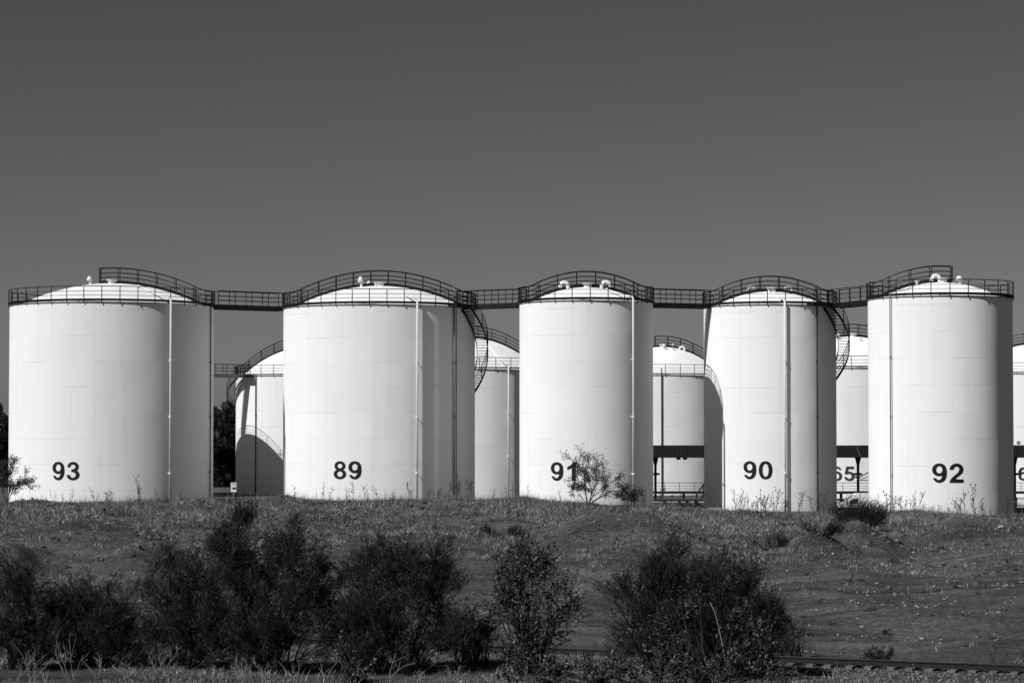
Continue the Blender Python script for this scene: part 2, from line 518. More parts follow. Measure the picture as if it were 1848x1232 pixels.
def digit_mesh(ch, size, R, phi0, z0, name, parent, mat):
    """phi0: angle of the glyph's left edge measured from the side that faces the camera, to the right"""
    nxg, nyg = 36, 50
    gx = np.linspace(-.03, .71, nxg + 1); gy = np.linspace(-.03, 1.03, nyg + 1)
    X, Y = np.meshgrid(gx, gy)
    F = digit_f(ch, X, Y) - 0.002
    mb = MB()
    r = R + 0.012
    for j in range(nyg):
        for i in range(nxg):
            q = [(X[j, i], Y[j, i], F[j, i]), (X[j, i + 1], Y[j, i + 1], F[j, i + 1]), (X[j + 1, i + 1], Y[j + 1, i + 1], F[j + 1, i + 1]), (X[j + 1, i], Y[j + 1, i], F[j + 1, i])]
            if all(k[2] > 0 for k in q): continue
            o = []
            for a in range(4):
                A = q[a]; B = q[(a + 1) % 4]
                if A[2] <= 0: o.append((A[0], A[1]))
                if (A[2] <= 0) != (B[2] <= 0):
                    t = A[2] / (A[2] - B[2])
                    o.append((A[0] + t * (B[0] - A[0]), A[1] + t * (B[1] - A[1])))
            if len(o) < 3: continue
            vs = []
            for (x, y) in o:
                ph = phi0 + x * DW * size / R
                vs.append((r * math.sin(ph), -r * math.cos(ph), z0 + y * size))
            mb.add(vs, [tuple(range(len(vs)))])
    return mb.build(name, mat, parent)


# ---------------------------------------------------------------- tanks
def pol(r, phi, z):
    return (r * math.sin(phi), -r * math.cos(phi), z)


def ring_pts(r, z, n=96):
    return [pol(r, 2 * math.pi * k / n, z) for k in range(n)]


def rail_along(mb, paths_fn, u0, u1, npost, h=1.05, rt=0.034, rm=0.023, rp=0.034, seg=2):
    """paths_fn(u) -> point on the deck edge; adds top rail, two mid rails and posts"""
    N = npost * seg
    for hh, r in ((h, rt), (h * 0.64, rm), (h * 0.33, rm)):
        mb.tube([(lambda p: (p[0], p[1], p[2] + hh))(paths_fn(u0 + (u1 - u0) * k / N)) for k in range(N + 1)], r, 5)
    for k in range(npost + 1):
        p = paths_fn(u0 + (u1 - u0) * k / npost)
        mb.tube([p, (p[0], p[1], p[2] + h)], rp, 5)


def add_vent_mushroom(parent, x, y, z, h=0.55, r=0.13):
    mb = MB()
    mb.lathe([(r * .8, -0.15), (r * .8, h * .62)], 12, (x, y, z))
    # hooded, tilted cowl
    mb.lathe([(r * .9, h * .55), (r * 1.7, h * .52), (r * 1.5, h * .85), (r * .8, h * 1.15), (r * .2, h * 1.22)], 12, (x - r * .5, y, z), cap=True)
    return mb.build('roof_vent', M_WHITEPIPE, parent, smooth=True)


def add_vent_gooseneck(parent, x, y, z, r=0.15, rad=0.31, side=-1, h=0.22):
    mb = MB()
    pts = [(x, y, z - 0.2), (x, y, z + h)]
    for k in range(1, 10):
        a = math.pi * k / 9
        pts.append((x + side * rad * (1 - math.cos(a)), y, z + h + rad * math.sin(a) * 0.95))
    pts.append((x + side * rad * 2.05, y, z + h - 0.12))
    mb.tube(pts, r, 12)
    return mb.build('roof_vent', M_WHITEPIPE, parent, smooth=True)


def build_tank(px, Dfront, R, H, rise, label, group, seed, base=-0.6, number=None, num_px=None, num_z=2.9, dsize=1.43, digmat=None,
               walk=(-1, 1), pipes=(), stair=None, vents=(), deck_mat=None, over=0.13, phi_rail=0.0, post_gap=1.38, hoop=1.5):
    Dc = Dfront + R
    cx = at(px, Dc); cy = Dc
    t = thing('storage_tank', (cx, cy, base), label, 'storage tank', group)
    Hl = H - base
    view = math.atan2(cx, cy)            # direction of sight; phi is measured from the side facing the camera
    deck_mat = deck_mat or M_STEEL

    def P(r, phi, z):                    # phi relative to the camera-facing side
        return pol(r, phi - view, z - base)
    # shell
    mb = MB()
    nseg = 160
    mb.lathe([(R, 0.0), (R, Hl)], nseg)
    sh = mb.build('shell', mat_shell('tank_paint', seed, R), t, smooth=True)
    # top stiffening ring (thin dark line under the deck)
    mb = MB()
    mb.lathe([(R + 0.003, Hl - 0.02), (R + 0.075, Hl - 0.02), (R + 0.075, Hl + 0.03), (R + 0.003, Hl + 0.03)], nseg)
    mb.build('top_angle', M_GREYPIPE, t, smooth=False)
    # roof
    Rd = R - 0.70
    mb = MB()
    prof = [(R + 0.002, Hl + 0.031), (Rd, Hl + 0.06)]
    for k in range(1, 15):
        r = Rd * (1 - k / 15.0)
        prof.append((r, Hl + 0.06 + rise * (1 - (r / Rd) ** 2)))
    prof.append((0.05, Hl + 0.06 + rise))
    mb.lathe(prof, 72, cap=True)
    mb.build('dome_roof', M_ROOF, t, smooth=True)

    def dome(r):
        return Hl + 0.06 + rise * max(0.0, 1 - (r / Rd) ** 2)
    # annular deck
    zd = Hl + 0.17
    mb = MB()
    mb.lathe([(R - 0.62, zd - 0.05), (R + over, zd - 0.05), (R + over, zd + 0.10), (R + over - 0.02, zd + 0.10), (R + over - 0.02, zd), (R - 0.62, zd), (R - 0.62, zd - 0.05)], 96)
    dk = mb.build('rim_deck', deck_mat, t)
    for k in range(int(2 * math.pi * R / post_gap)):
        pass
    # rim railing
    npost = int(round(2 * math.pi * R / post_gap))
    mb = MB()
    rr = R + over - 0.04
    for hh, r in ((1.06, 0.034), (0.68, 0.021), (0.36, 0.021)):
        mb.tube(ring_pts(rr, zd + hh, 96), r, 5, closed=True)
    for k in range(npost):
        a = 2 * math.pi * (k + 0.37 * seed) / npost
        mb.tube([pol(rr, a, zd - 0.28), pol(rr, a, zd + 1.06)], 0.038, 5)
    mb.build('rim_railing', M_STEEL, t)
    # walkway over the dome
    if walk:
        hw = 0.45
        x0, x1 = walk

        def wp(u, yy):
            x = u
            if abs(x) >= Rd:
                z = zd + 0.02
            else:
                z = max(zd + 0.02, dome(abs(x)) + 0.16)
            return (x, yy, z)
        a0, a1 = x0 * (R if abs(x0) == 1 else 1), x1 * (R if abs(x1) == 1 else 1)
        n = max(8, int((a1 - a0) / 0.5))
        us = [a0 + (a1 - a0) * k / n for k in range(n + 1)]
        mb = MB()
        vs = []; fs = []
        for u in us:
            for yy, dz in ((-hw, -0.13), (hw, -0.13), (hw, 0.07), (-hw, 0.07)):
                p = wp(u, yy); vs.append((p[0], p[1], p[2] + dz))
        for i in range(n):
            for k in range(4):
                l = (k + 1) % 4
                fs.append((i * 4 + k, i * 4 + l, i * 4 + 4 + l, i * 4 + 4 + k))
        fs += [(3, 2, 1, 0), tuple(n * 4 + k for k in range(4))]
        mb.add(vs, fs)
        wk = mb.build('roof_walkway', M_STEEL, t)
        for yy in (-hw, hw):
            mb = MB()
            rail_along(mb, lambda u, yy=yy: wp(u, yy), a0, a1, max(4, int(round((a1 - a0) / 1.45))), h=1.1, seg=3)
            mb.build('walkway_railing', M_STEEL, wk)
        for e in (x0, x1):
            if abs(e) != 1:
                mb = MB()
                p = wp(e, 0)
                for hh in (1.1, .7, .36):
                    mb.tube([(e, -hw, p[2] + hh), (e, hw, p[2] + hh)], 0.026, 5)
                mb.tube([(e, 0, p[2]), (e, 0, p[2] + 1.1)], 0.03, 5)
                mb.build('end_rail', M_STEEL, wk)
        # grey hub plate with pipe stub at the crown
        mb = MB()
        mb.lathe([(0.32, rise + Hl), (0.32, rise + Hl + 0.24), (0.45, rise + Hl + 0.25), (0.45, rise + Hl + 0.32)], 16, (0.1, -0.8, 0), cap=True)
        mb.build('roof_hatch', M_WHITEPIPE, t)
    # vents
    for vv in vents:
        k, x, y = vv[:3]
        z = dome(math.hypot(x, y))
        if k == 'm': add_vent_mushroom(t, x, y, z, *vv[3:])
        elif k == 'g': add_vent_gooseneck(t, x, y, z, side=vv[3])
        else:
            mb = MB(); mb.lathe([(0.09, -0.1), (0.09, 0.25), (0.16, 0.26), (0.16, 0.32)], 10, (x, y, z), cap=True); mb.build('roof_nozzle', M_WHITEPIPE, t, smooth=False)
    # vertical pipes: (phi deg or px, radius, standoff, material, over_roof, extra top)
    for (ppx, rad, so, m, overroof, ext) in pipes:
        phi = math.asin(max(-1, min(1, (at(ppx, Dc - R * 0.7) - at(px, Dc - R * .7)) / (R + so))))
        ztop = H + 0.20 + ext
        rw = R + so
        if overroof: rw = max(rw, R + over + rad + 0.02)
        mb = MB()
        pts = [P(rw, phi, base + 0.1), P(rw, phi, ztop)]
        if overroof:
            pts += [P(rw - 0.12, phi, ztop + 0.16)]
            for q in (0.72, 0.45):
                pts.append(pol(R * q, phi - view, dome(R * q) + 0.14))
            pts.append(pol(R * 0.43, phi - view, dome(R * .43) - 0.1))
        mb.tube(pts, [rad] * 3 + [rad * .7] * (len(pts) - 3) if overroof else rad, 10)
        pp = mb.build('downpipe' if overroof else 'conduit', m, t, smooth=True)
        z = H - 4.5
        while z > 1.0:
            mb = MB()
            mb.tube([P(R - 0.01, phi, z), P(rw, phi, z)], 0.035, 5)
            mb.tube([P(rw, phi, z - 0.06), P(rw, phi, z + 0.06)], rad * 1.35, 10)
            mb.build('pipe_bracket', m, pp)
            z -= 4.4
    # spiral stair
    if stair:
        ph0, ph1, zb, sgn = stair
        ph0 = math.radians(ph0); ph1 = math.radians(ph1)
        ri, ro = R + 0.18, R + 1.08
        drop = (H - 0.1) - zb
        nst = int(drop / 0.21)
        mb = MB()
        st_in, st_out = [], []
        for k in range(nst + 1):
            u = k / nst
            ph = (ph0 + (ph1 - ph0) * u) * sgn
            z = H - 0.1 - drop * u
            st_in.append((ph, z)); st_out.append((ph, z))
            if k < nst:
                dph = (ph1 - ph0) / nst * sgn * 1.15
                a, b = ph, ph + dph
                zz = z - 0.10
                vs = [P(ri, a, zz), P(ro, a, zz), P(ro, b, zz), P(ri, b, zz), P(ri, a, zz + .04), P(ro, a, zz + .04), P(ro, b, zz + .04), P(ri, b, zz + .04)]
                mb.add(vs, [(3, 2, 1, 0), (4, 5, 6, 7), (0, 1, 5, 4), (1, 2, 6, 5), (2, 3, 7, 6), (3, 0, 4, 7)])
        stt = mb.build('staircase', M_STEEL, t)
        mb = MB()
        for lst, rr2 in ((st_in, ri), (st_out, ro)):
            vs = []; fs = []
            for ph, z in lst:
                vs += [P(rr2 - .02, ph, z - .24), P(rr2 + .02, ph, z - .24), P(rr2 + .02, ph, z + .03), P(rr2 - .02, ph, z + .03)]
            for i in range(len(lst) - 1):
                for k in range(4):
                    l = (k + 1) % 4
                    fs.append((i * 4 + k, i * 4 + l, i * 4 + 4 + l, i * 4 + 4 + k))
            mb.add(vs, fs)
        mb.build('stringer', M_STEEL, stt)
        mb = MB()
        rail_along(mb, lambda u: P(ro, (ph0 + (ph1 - ph0) * u) * sgn, H - 0.1 - drop * u), 0, 1, max(5, nst // 7), h=1.05, seg=3)
        mb.build('stair_railing', M_STEEL, stt)
        # landing at the top, with brackets
        mb = MB()
        n = 8
        a0 = ph0 - 1.7 / R
        vs = []; fs = []
        for k in range(n + 1):
            ph = (a0 + (ph0 - a0) * k / n) * sgn
            for r, z in ((R + .08, H - .10), (ro, H - .10), (ro, H + .12), (R + .08, H + .12)):
                vs.append(P(r, ph, z))
        for i in range(n):
            for k in range(4):
                l = (k + 1) % 4
                fs.append((i * 4 + k, i * 4 + l, i * 4 + 4 + l, i * 4 + 4 + k))
        fs += [(3, 2, 1, 0), tuple(n * 4 + k for k in range(4))]
        mb.add(vs, fs)
        rail_along(mb, lambda u: P(ro, (a0 + (ph0 - a0) * u) * sgn, H + 0.12), 0, 1, 3, h=1.05)
        mb.build('stair_landing', M_STEEL, stt)
    # number
    if number:
        phc = math.asin((at(num_px, Dc - R * .9) - at(px, Dc - R * .9)) / R)
        tot = (0.78 + 0.68) * dsize * DW
        p0 = phc - tot / 2 / R
        for k, ch in enumerate(number):
            digit_mesh(ch, dsize, R, p0 + k * 0.78 * DW * dsize / R - view, num_z - dsize / 2 - base, 'digit', t, digmat or M_DIGIT)
    return t, cx, cy


GF = 'white storage tanks in the front row'
GB = 'white storage tanks in the back row'
HF = 16.0
WP, DP, SP = M_WHITEPIPE, M_GREYPIPE, M_STEEL
F = {}
F['93'] = build_tank(202, 189.0, 8.15, HF, 1.85, 'wide white storage tank numbered 93 at the left end of the row', GF, 1, number='93', num_px=121,
                     walk=(-1.0001, 1), pipes=[(305, .085, .16, WP, True, 0), (381.5, .05, .12, SP, False, 0)],
                     vents=[('m', -1.6, -1.2), ('n', 0.2, -2.0), ('n', -0.6, .9)])
F['89'] = build_tank(684.5, 192.8, 7.87, HF, 1.85, 'wide white storage tank numbered 89, between tanks 93 and 91, with outside stair', GF, 2, number='89', num_px=627.5,
                     pipes=[(752, .085, .22, WP, True, 0), (820, .06, .14, M_GREYPIPE, False, 1.7), (824, .03, .12, SP, False, 0.9)], stair=(56, 120, 9.0, 1),
                     vents=[('m', -1.4, -1.4, .7, .14), ('m', -0.85, 1.0, .5, .13), ('n', -0.2, -1.8)])
F['91'] = build_tank(1058, 186.9, 5.26, HF, 1.25, 'narrow white storage tank numbered 91 in the middle, behind the small leafy tree', GF, 3, number='91', num_px=1019,
                     pipes=[(1141.5, .085, .16, WP, True, 0)], vents=[('g', -1.45, -.9, -1), ('g', 1.2, -.9, 1)])
F['90'] = build_tank(1389.5, 192.8, 5.35, HF, 1.25, 'narrow white storage tank numbered 90, second from the right, with outside stair', GF, 4, number='90', num_px=1367,
                     pipes=[(1416, .085, .16, WP, True, 0), (1474.5, .05, .12, SP, False, 0.9)], stair=(51, 126, 10.1, 1),
                     vents=[('g', -1.1, .9, -1), ('g', 1.3, .9, 1), ('n', -0.2, -1.2)])
F['92'] = build_tank(1697, 180.3, 5.44, HF, 1.25, 'narrow white storage tank numbered 92 at the right end of the row', GF, 5, number='92', num_px=1710,
                     walk=(-1, 0.9), pipes=[(1609, .042, .13, M_GREYPIPE, True, 0)], vents=[('g', -.15, -.9, -1), ('m', 1.4, -.9, .5, .16), ('n', -1.9, -1.0)])

HB = 12.3
RB = 8.15
B = {}
kw = dict(base=-1.6, deck_mat=M_GREYSTEEL, post_gap=1.7)
B['1'] = build_tank(551, 280.0, RB, HB, 3.45, 'back white tank with outside stair and arched shadow, between tanks 93 and 89', GB, 6, pipes=[(462, .06, .14, SP, False, 0)],
                    stair=(58, 124, 7.6, -1), **kw)
B['2'] = build_tank(850, 251.0, RB, HB, 3.45, 'back white tank with white downpipe seen between tanks 89 and 91', GB, 7, pipes=[(917, .085, .2, WP, True, 0)], **kw)
B['3'] = build_tank(1194, 278.0, RB, HB, 3.45, 'back white tank with domed roof seen between tanks 91 and 90', GB, 8, pipes=[(1194, .06, .14, SP, False, 0.6)],
                    vents=[('m', .2, -2.5), ('g', 2.6, -1.5, -1), ('n', 1.2, -2.5), ('m', 1.5, 1.0)], **kw)
B['4'] = build_tank(1537, 246.0, RB, HB, 3.45, 'back white tank numbered 65 seen between tanks 90 and 92', GB, 9, number='65', num_px=1521, num_z=1.66, dsize=1.45,
                    digmat=mat_noise("grey_number_paint", 0.03, 0.05, 3.0, 0.6, spec=0.2), vents=[('n', .5, -3), ('m', -1.6, -2)], **kw)
B['5'] = build_tank(1862, 270.0, RB, HB, 3.45, 'back white tank at the right frame edge beyond tank 92', GB, 10, number='66', num_px=1856, num_z=1.2, dsize=1.45,
                    digmat=M_DIGIT, vents=[('n', -1.2, -3)], **kw)
# the tank hidden behind tank 93; it throws the arched shadow
b1x, b1y = B['1'][1], B['1'][2]
d2 = Vector((math.sin(SUN_AZ), math.cos(SUN_AZ)))
hit = Vector((at(458, b1y - 4.5), b1y - 4.6))
c0 = hit - d2 * (RB + 8.2)
B['0'] = build_tank(924 + c0.x / c0.y * FPX, c0.y - RB, RB, HB, 3.45, 'back white tank hidden behind tank 93, joined to its neighbour by a footbridge', GB, 11, **kw)


# ---------------------------------------------------------------- footbridges
def footbridge(p0, p1, z0, z1, label, posts, grey=False):
    a = Vector((p0[0], p0[1], z0)); b = Vector((p1[0], p1[1], z1))
    mid = (a + b) / 2
    t = thing('footbridge', (mid.x, mid.y, min(z0, z1)), label, 'footbridge', 'footbridges between the tanks')
    d = (b - a); L = Vector((d.x, d.y, 0)).normalized(); nrm = Vector((-L.y, L.x, 0))
    loc = Vector(t.location)

    def q(u, s, dz):
        p = a + d * u + nrm * s + Vector((0, 0, dz)) - loc
        return (p.x, p.y, p.z)
    mb = MB()
    for s0, s1, d0, d1 in ((-.5, .5, -.02, .05), (-.52, -.44, -.34, -.021), (.44, .52, -.34, -.021)):
        vs = [q(0, s0, d0), q(1, s0, d0), q(1, s1, d0), q(0, s1, d0), q(0, s0, d1), q(1, s0, d1), q(1, s1, d1), q(0, s1, d1)]
        mb.add(vs, [(3, 2, 1, 0), (4, 5, 6, 7), (0, 1, 5, 4), (1, 2, 6, 5), (2, 3, 7, 6), (3, 0, 4, 7)])
    n = int(d.length / 1.2)
    for k in range(1, n):
        mb.tube([q(k / n, -.44, -.2), q(k / n, .44, -.2)], .035, 4)
    mb.build('deck', M_GREYSTEEL if grey else M_STEEL, t)
    for s in (-.5, .5):
        mb = MB()
        rail_along(mb, lambda u, s=s: q(u, s, .05), 0, 1, posts, h=1.1, rt=.034, rp=.034, seg=1)
        mb.build('railing', M_STEEL, t)


def side(key, rad, sgn, dic, off=0.0):
    _, x, y = dic[key]
    return (x + sgn * math.sqrt(rad * rad - off * off), y + off)


footbridge(side('93', 8.35, 1, F), side('89', 8.05, -1, F), HF + .16, HF + .16, 'black railed footbridge high between tanks 93 and 89', 4)
footbridge(side('89', 8.0, 1, F, -3.3), side('91', 5.4, -1, F, 2.2), HF + .16, HF + .16, 'black railed footbridge high between tanks 89 and 91, beside the stair', 4)
footbridge(side('91', 5.4, 1, F, 2.0), side('90', 5.5, -1, F, -1.8), HF + .16, HF + .16, 'black railed footbridge high between tanks 91 and 90', 4)
footbridge(side('90', 5.5, 1, F, -2.4), side('92', 5.6, -1, F, 3.6), HF + .16, HF + .16, 'black railed footbridge high between tanks 90 and 92, beside the stair', 4)
x0, y0 = B['0'][1], B['0'][2]
dd = Vector((b1x - x0, b1y - y0)).normalized()
footbridge((x0 + dd.x * 8.3 - .75, y0 + dd.y * 8.3 + .85), (b1x - dd.x * 8.3, b1y - dd.y * 8.3), HB + .16, HB + .16,
           'grey low footbridge joining the back tank to a tank hidden by tank 93', 5, grey=True)

# ---------------------------------------------------------------- loading canopy behind the front row
DC = 225.0
cx0, cx1 = at(1090, DC), at(1990, DC)
gb = -1.35
t = thing('loading_canopy', ((cx0 + cx1) / 2, DC + 3, gb), 'long dark flat loading canopy on posts behind tanks 91, 90 and 92', 'canopy')
lx = lambda px: at(px, DC) - (cx0 + cx1) / 2
mb = MB()
zt, zb_ = zat(804, DC) - gb, zat(825.5, DC) - gb
mb.box((0, 0, (zt + zb_) / 2), (cx1 - cx0, 6.0, zt - zb_))
n = int((cx1 - cx0) / 0.24)
for k in range(n):      # corrugation crests along the roof edge
    x = -(cx1 - cx0) / 2 + (k + .5) * (cx1 - cx0) / n
    mb.box((x, -3.03, (zt + zb_) / 2 + .02), (0.12, 0.05, zt - zb_ - .06))
    mb.box((x, -2.9, zt + 0.025), (0.12, 0.3, 0.05))
mb.build('canopy_roof', M_CANOPY, t)
for px in (1186, 1371, 1556, 1700, 1842):
    for yy in (0.0,):
        mb = MB()
        x = lx(px)
        mb.box((x, yy, zb_ / 2), (0.22, 0.26, zb_))
        mb.prism([(x - .11, zb_ - .75), (x + .11, zb_ - .75), (x + .28, zb_ - .01), (x - .28, zb_ - .01)], yy - .1, yy + .1)
        mb.box((x, yy, zb_ - 1.55), (0.75, 0.2, .2))
        mb.build('post', M_STEEL, t)
for px in (1225, 1237):
    mb = MB(); x = lx(px); mb.box((x, -2.2, zb_ - .08), (.38, .38, .14)); mb.box((x, -2.2, zb_ - .17), (.30, .30, .05))
    mb.build('lamp_housing', M_CANOPY, t)
mb = MB(); x = lx(1838); mb.box((x, -2.9, zt + .28), (.32, .16, .30)); mb.box((x, -2.9, zt + .07), (.06, .06, .16))
mb.build('floodlight', M_GREYSTEEL, t)
mb = MB(); x = lx(1547); mb.tube([(x, -3.08, zt - .1), (x, -3.08, zt - .35), (x + .25, -3.08, zb_ + .1)], .03, 5); mb.build('conduit', M_GREYSTEEL, t)

# loading platform
DP2 = 222.5
pz = zat(886, DP2) - gb
t = thing('loading_platform', ((cx0 + cx1) / 2, DP2, gb), 'dark raised loading platform with thin railing under the long canopy', 'platform')
mb = MB()
mb.box((0, .6, pz - .11), (cx1 - cx0, 1.2, .22))
mb.build('deck', M_CANOPY, t)
mb = MB()
rail_along(mb, lambda u: (-(cx1 - cx0) / 2 + u * (cx1 - cx0), 0.04, pz), 0, 1, 34, h=.78, rt=.028, rm=.016, rp=.025, seg=1)
mb.build('railing', M_STEEL, t)
for k in range(16):
    x = -(cx1 - cx0) / 2 + (k + .5) * (cx1 - cx0) / 16
    mb = MB(); mb.box((x, .6, (pz - .22) / 2), (.16, .9, pz - .22)); mb.build('leg', M_STEEL, t)
mb = MB()
lx2 = lambda px: at(px, DP2) - (cx0 + cx1) / 2
xs0 = lx2(1262)
for k in range(9):
    mb.box((xs0 + .28 - k * .12 + .5, -.7, pz + .45 - k * .2), (.28, .8, .05))
for yy in (-1.1, -.3):
    mb.tube([(xs0 + .9, yy, pz + 1.5), (xs0 - .35, yy, pz - .3)], .05, 6)
    mb.tube([(xs0 + .9, yy, pz + .5), (xs0 - .35, yy, pz - 1.25)], .05, 6)
    for u in (0, .5, 1):
        mb.tube([(xs0 + .9 - 1.25 * u, yy, pz + .5 - 1.75 * u), (xs0 + .9 - 1.25 * u, yy, pz + 1.5 - 1.8 * u)], .03, 5)
mb.build('platform_stair', M_STEEL, t)

# pipework under the platform
t = thing('pipe_rack', ((cx0 + cx1) / 2, DP2 - 1.2, gb), 'low dark pipe rack with one pale pipe along the foot of the loading platform', 'pipework')
for z, r, m in ((.25, .16, M_CANOPY), (.62, .12, M_CANOPY), (.88, .07, M_GREYSTEEL), (1.12, .1, M_CANOPY)):
    mb = MB(); mb.tube([(-(cx1 - cx0) / 2, 0, z), ((cx1 - cx0) / 2, 0, z)], r, 10); mb.build('pipe', m, t, smooth=True)
for px in (1196, 1222, 1236, 1252, 1512, 1530, 1560, 1832):
    mb = MB(); x = lx2(px)
    mb.tube([(x, -.3, 0), (x, -.3, 1.0)], .09, 8); mb.lathe([(.02, 1.0), (.2, 1.05), (.2, 1.1), (.02, 1.12)], 12, (x, -.3, 0)); mb.box((x, -.3, .5), (.34, .3, .3))
    mb.build('valve', M_CANOPY, t)
# loading arm in front of number 65
t = thing('fuel_loader', (at(1553, 221.0), 221.0, gb), 'dark loading arm with swivel pipes beside the number 65', 'loading arm')
s_ = FPX / 221.0
zz = lambda py: zat(py, 221.0) - gb
xx = lambda px: (px - 1553) / s_
mb = MB()
mb.tube([(xx(1543), 0, zz(860)), (xx(1552), 0, zz(860))], .11, 8)
mb.build('swivel_joint', M_CANOPY, t)
mb = MB()
mb.tube([(xx(1549), 0, zz(854.5)), (xx(1547), 0, zz(856)), (xx(1547), 0, zz(864)), (xx(1549), 0, zz(866)), (xx(1575), 0, zz(866))], .045, 6)
mb.tube([(xx(1553), 0, zz(859)), (xx(1576), 0, zz(847))], .06, 6)
mb.tube([(xx(1553), 0, zz(864)), (xx(1576), 0, zz(856))], .04, 6)
mb.tube([(xx(1575), 0, 0), (xx(1575), 0, zz(846))], .08, 8)
mb.build('arm_pipe', M_CANOPY, t)


# ---------------------------------------------------------------- vehicles
def van(loc, rz, label):
    t = thing('van', loc, label, 'van', rz=rz)
    prof = [(-2.4, .45), (-2.45, 1.0), (-2.2, 1.25), (-1.55, 1.38), (-.75, 2.05), (-.4, 2.18), (2.35, 2.22), (2.45, 2.05), (2.5, .5), (2.4, .42)]
    mb = MB(); mb.prism(prof, -.9, .9)
    mb.build('body', M_CAR, t)
    mb = MB()
    mb.add([(-1.56, -.8, 1.415), (-1.56, .8, 1.415), (-.80, .74, 2.045), (-.80, -.74, 2.045)], [(0, 1, 2, 3)])
    mb.build('windscreen', M_GLASS, t)
    for s in (-1, 1):
        mb = MB(); y = s * .905
        mb.add([(-1.3, y, 1.28), (-.45, y, 1.28), (-.45, y, 1.72), (-.95, y, 1.72)], [(0, 1, 2, 3)]); mb.build('side_window', M_GLASS, t)
        for x in (-1.5, 1.6):
            mb = MB()
            pts = [(x + .36 * math.cos(a), z_ * 1.0, .36 + .36 * math.sin(a)) for z_ in (s * .68, s * .92) for a in [2 * math.pi * k / 20 for k in range(20)]]
            fs = [(k, (k + 1) % 20, 20 + (k + 1) % 20, 20 + k) for k in range(20)] + [tuple(range(20)), tuple(range(39, 19, -1))]
            mb.add(pts, fs); w = mb.build('wheel', M_TYRE, t)
            mb = MB(); mb.add([(x + .2 * math.cos(2 * math.pi * k / 16), s * .925, .36 + .2 * math.sin(2 * math.pi * k / 16)) for k in range(16)], [tuple(range(16))])
            mb.build('rim', M_GREYSTEEL, w)
        mb = MB(); mb.box((-1.2, s * 1.02, 1.45), (.1, .2, .26)); mb.build('wing_mirror', M_DARKCAR, t)
        mb = MB(); mb.box((-2.38, s * .68, 1.02), (.14, .3, .18)); mb.build('headlight', M_GREYSTEEL, t)
    return t


van((at(1553, 218.0), 218.0, zat(889, 218.0) - 2.2), math.radians(3), 'white van half hidden by bushes in the gap left of tank 92')


def car(loc, rz, label):
    t = thing('car', loc, label, 'car', rz=rz)
    prof = [(-2.1, .35), (-2.15, .75), (-1.2, .92), (-.55, 1.42), (.85, 1.45), (1.6, .98), (2.1, .9), (2.12, .38)]
    mb = MB(); mb.prism(prof, -.85, .85); mb.build('body', M_CAR, t)
    for s in (-1, 1):
        mb = MB(); y = s * .855
        mb.add([(-1.0, y, .95), (1.35, y, .98), (.8, y, 1.36), (-.5, y, 1.34)], [(0, 1, 2, 3)]); mb.build('side_window', M_GLASS, t)
        for x in (-1.35, 1.3):
            mb = MB()
            pts = [(x + .32 * math.cos(a), z_, .32 + .32 * math.sin(a)) for z_ in (s * .65, s * .88) for a in [2 * math.pi * k / 16 for k in range(16)]]
            mb.add(pts, [(k, (k + 1) % 16, 16 + (k + 1) % 16, 16 + k) for k in range(16)] + [tuple(range(16)), tuple(range(31, 15, -1))]); mb.build('wheel', M_TYRE, t)
    return t


car((at(399, 300.0), 300.0, zat(886, 300) - 1.45), math.radians(70), 'small white car parked far off under the dark trees right of tank 93')

# small sign box on a post right of tank 93
D_ = 188.0
gzz = -.35
t = thing('meter_box', (at(422.5, D_), D_, gzz), 'small white box on a post in the gap right of tank 93', 'meter box')
h1, h0 = zat(871, D_) - gzz, zat(887, D_) - gzz
mb = MB(); mb.box((0, 0, (h0 + h1) / 2), (.40, .22, h1 - h0)); mb.box((0, 0, h1 + .02), (.46, .28, .04)); mb.build('box', M_WHITEPIPE, t)
mb = MB(); mb.box((.04, -.116, h0 + .28), (.26, .012, .16)); mb.box((.04, -.116, h1 - .12), (.26, .012, .04)); mb.build('meter_window', M_CANOPY, t)
mb = MB(); mb.box((0, 0, h0 / 2), (.10, .10, h0)); mb.build('post', M_GREYSTEEL, t)

# utility cabinet in the right-hand gap
D_ = 214.0
t = thing('cabinet', (at(1846, D_), D_, gb), 'pale louvred cabinet below the canopy at the right frame edge', 'cabinet')
hh = zat(898, D_) - gb
mb = MB(); mb.box((0, 0, hh / 2), (.95, .7, hh)); mb.box((0, 0, hh + .06), (1.1, .8, .12)); mb.build('body', M_WHITEPIPE, t)
mb = MB()
for k in range(6): mb.box((0, -.36, hh * .2 + k * .12), (.7, .02, .05))
mb.build('louvre', M_GREYSTEEL, t)

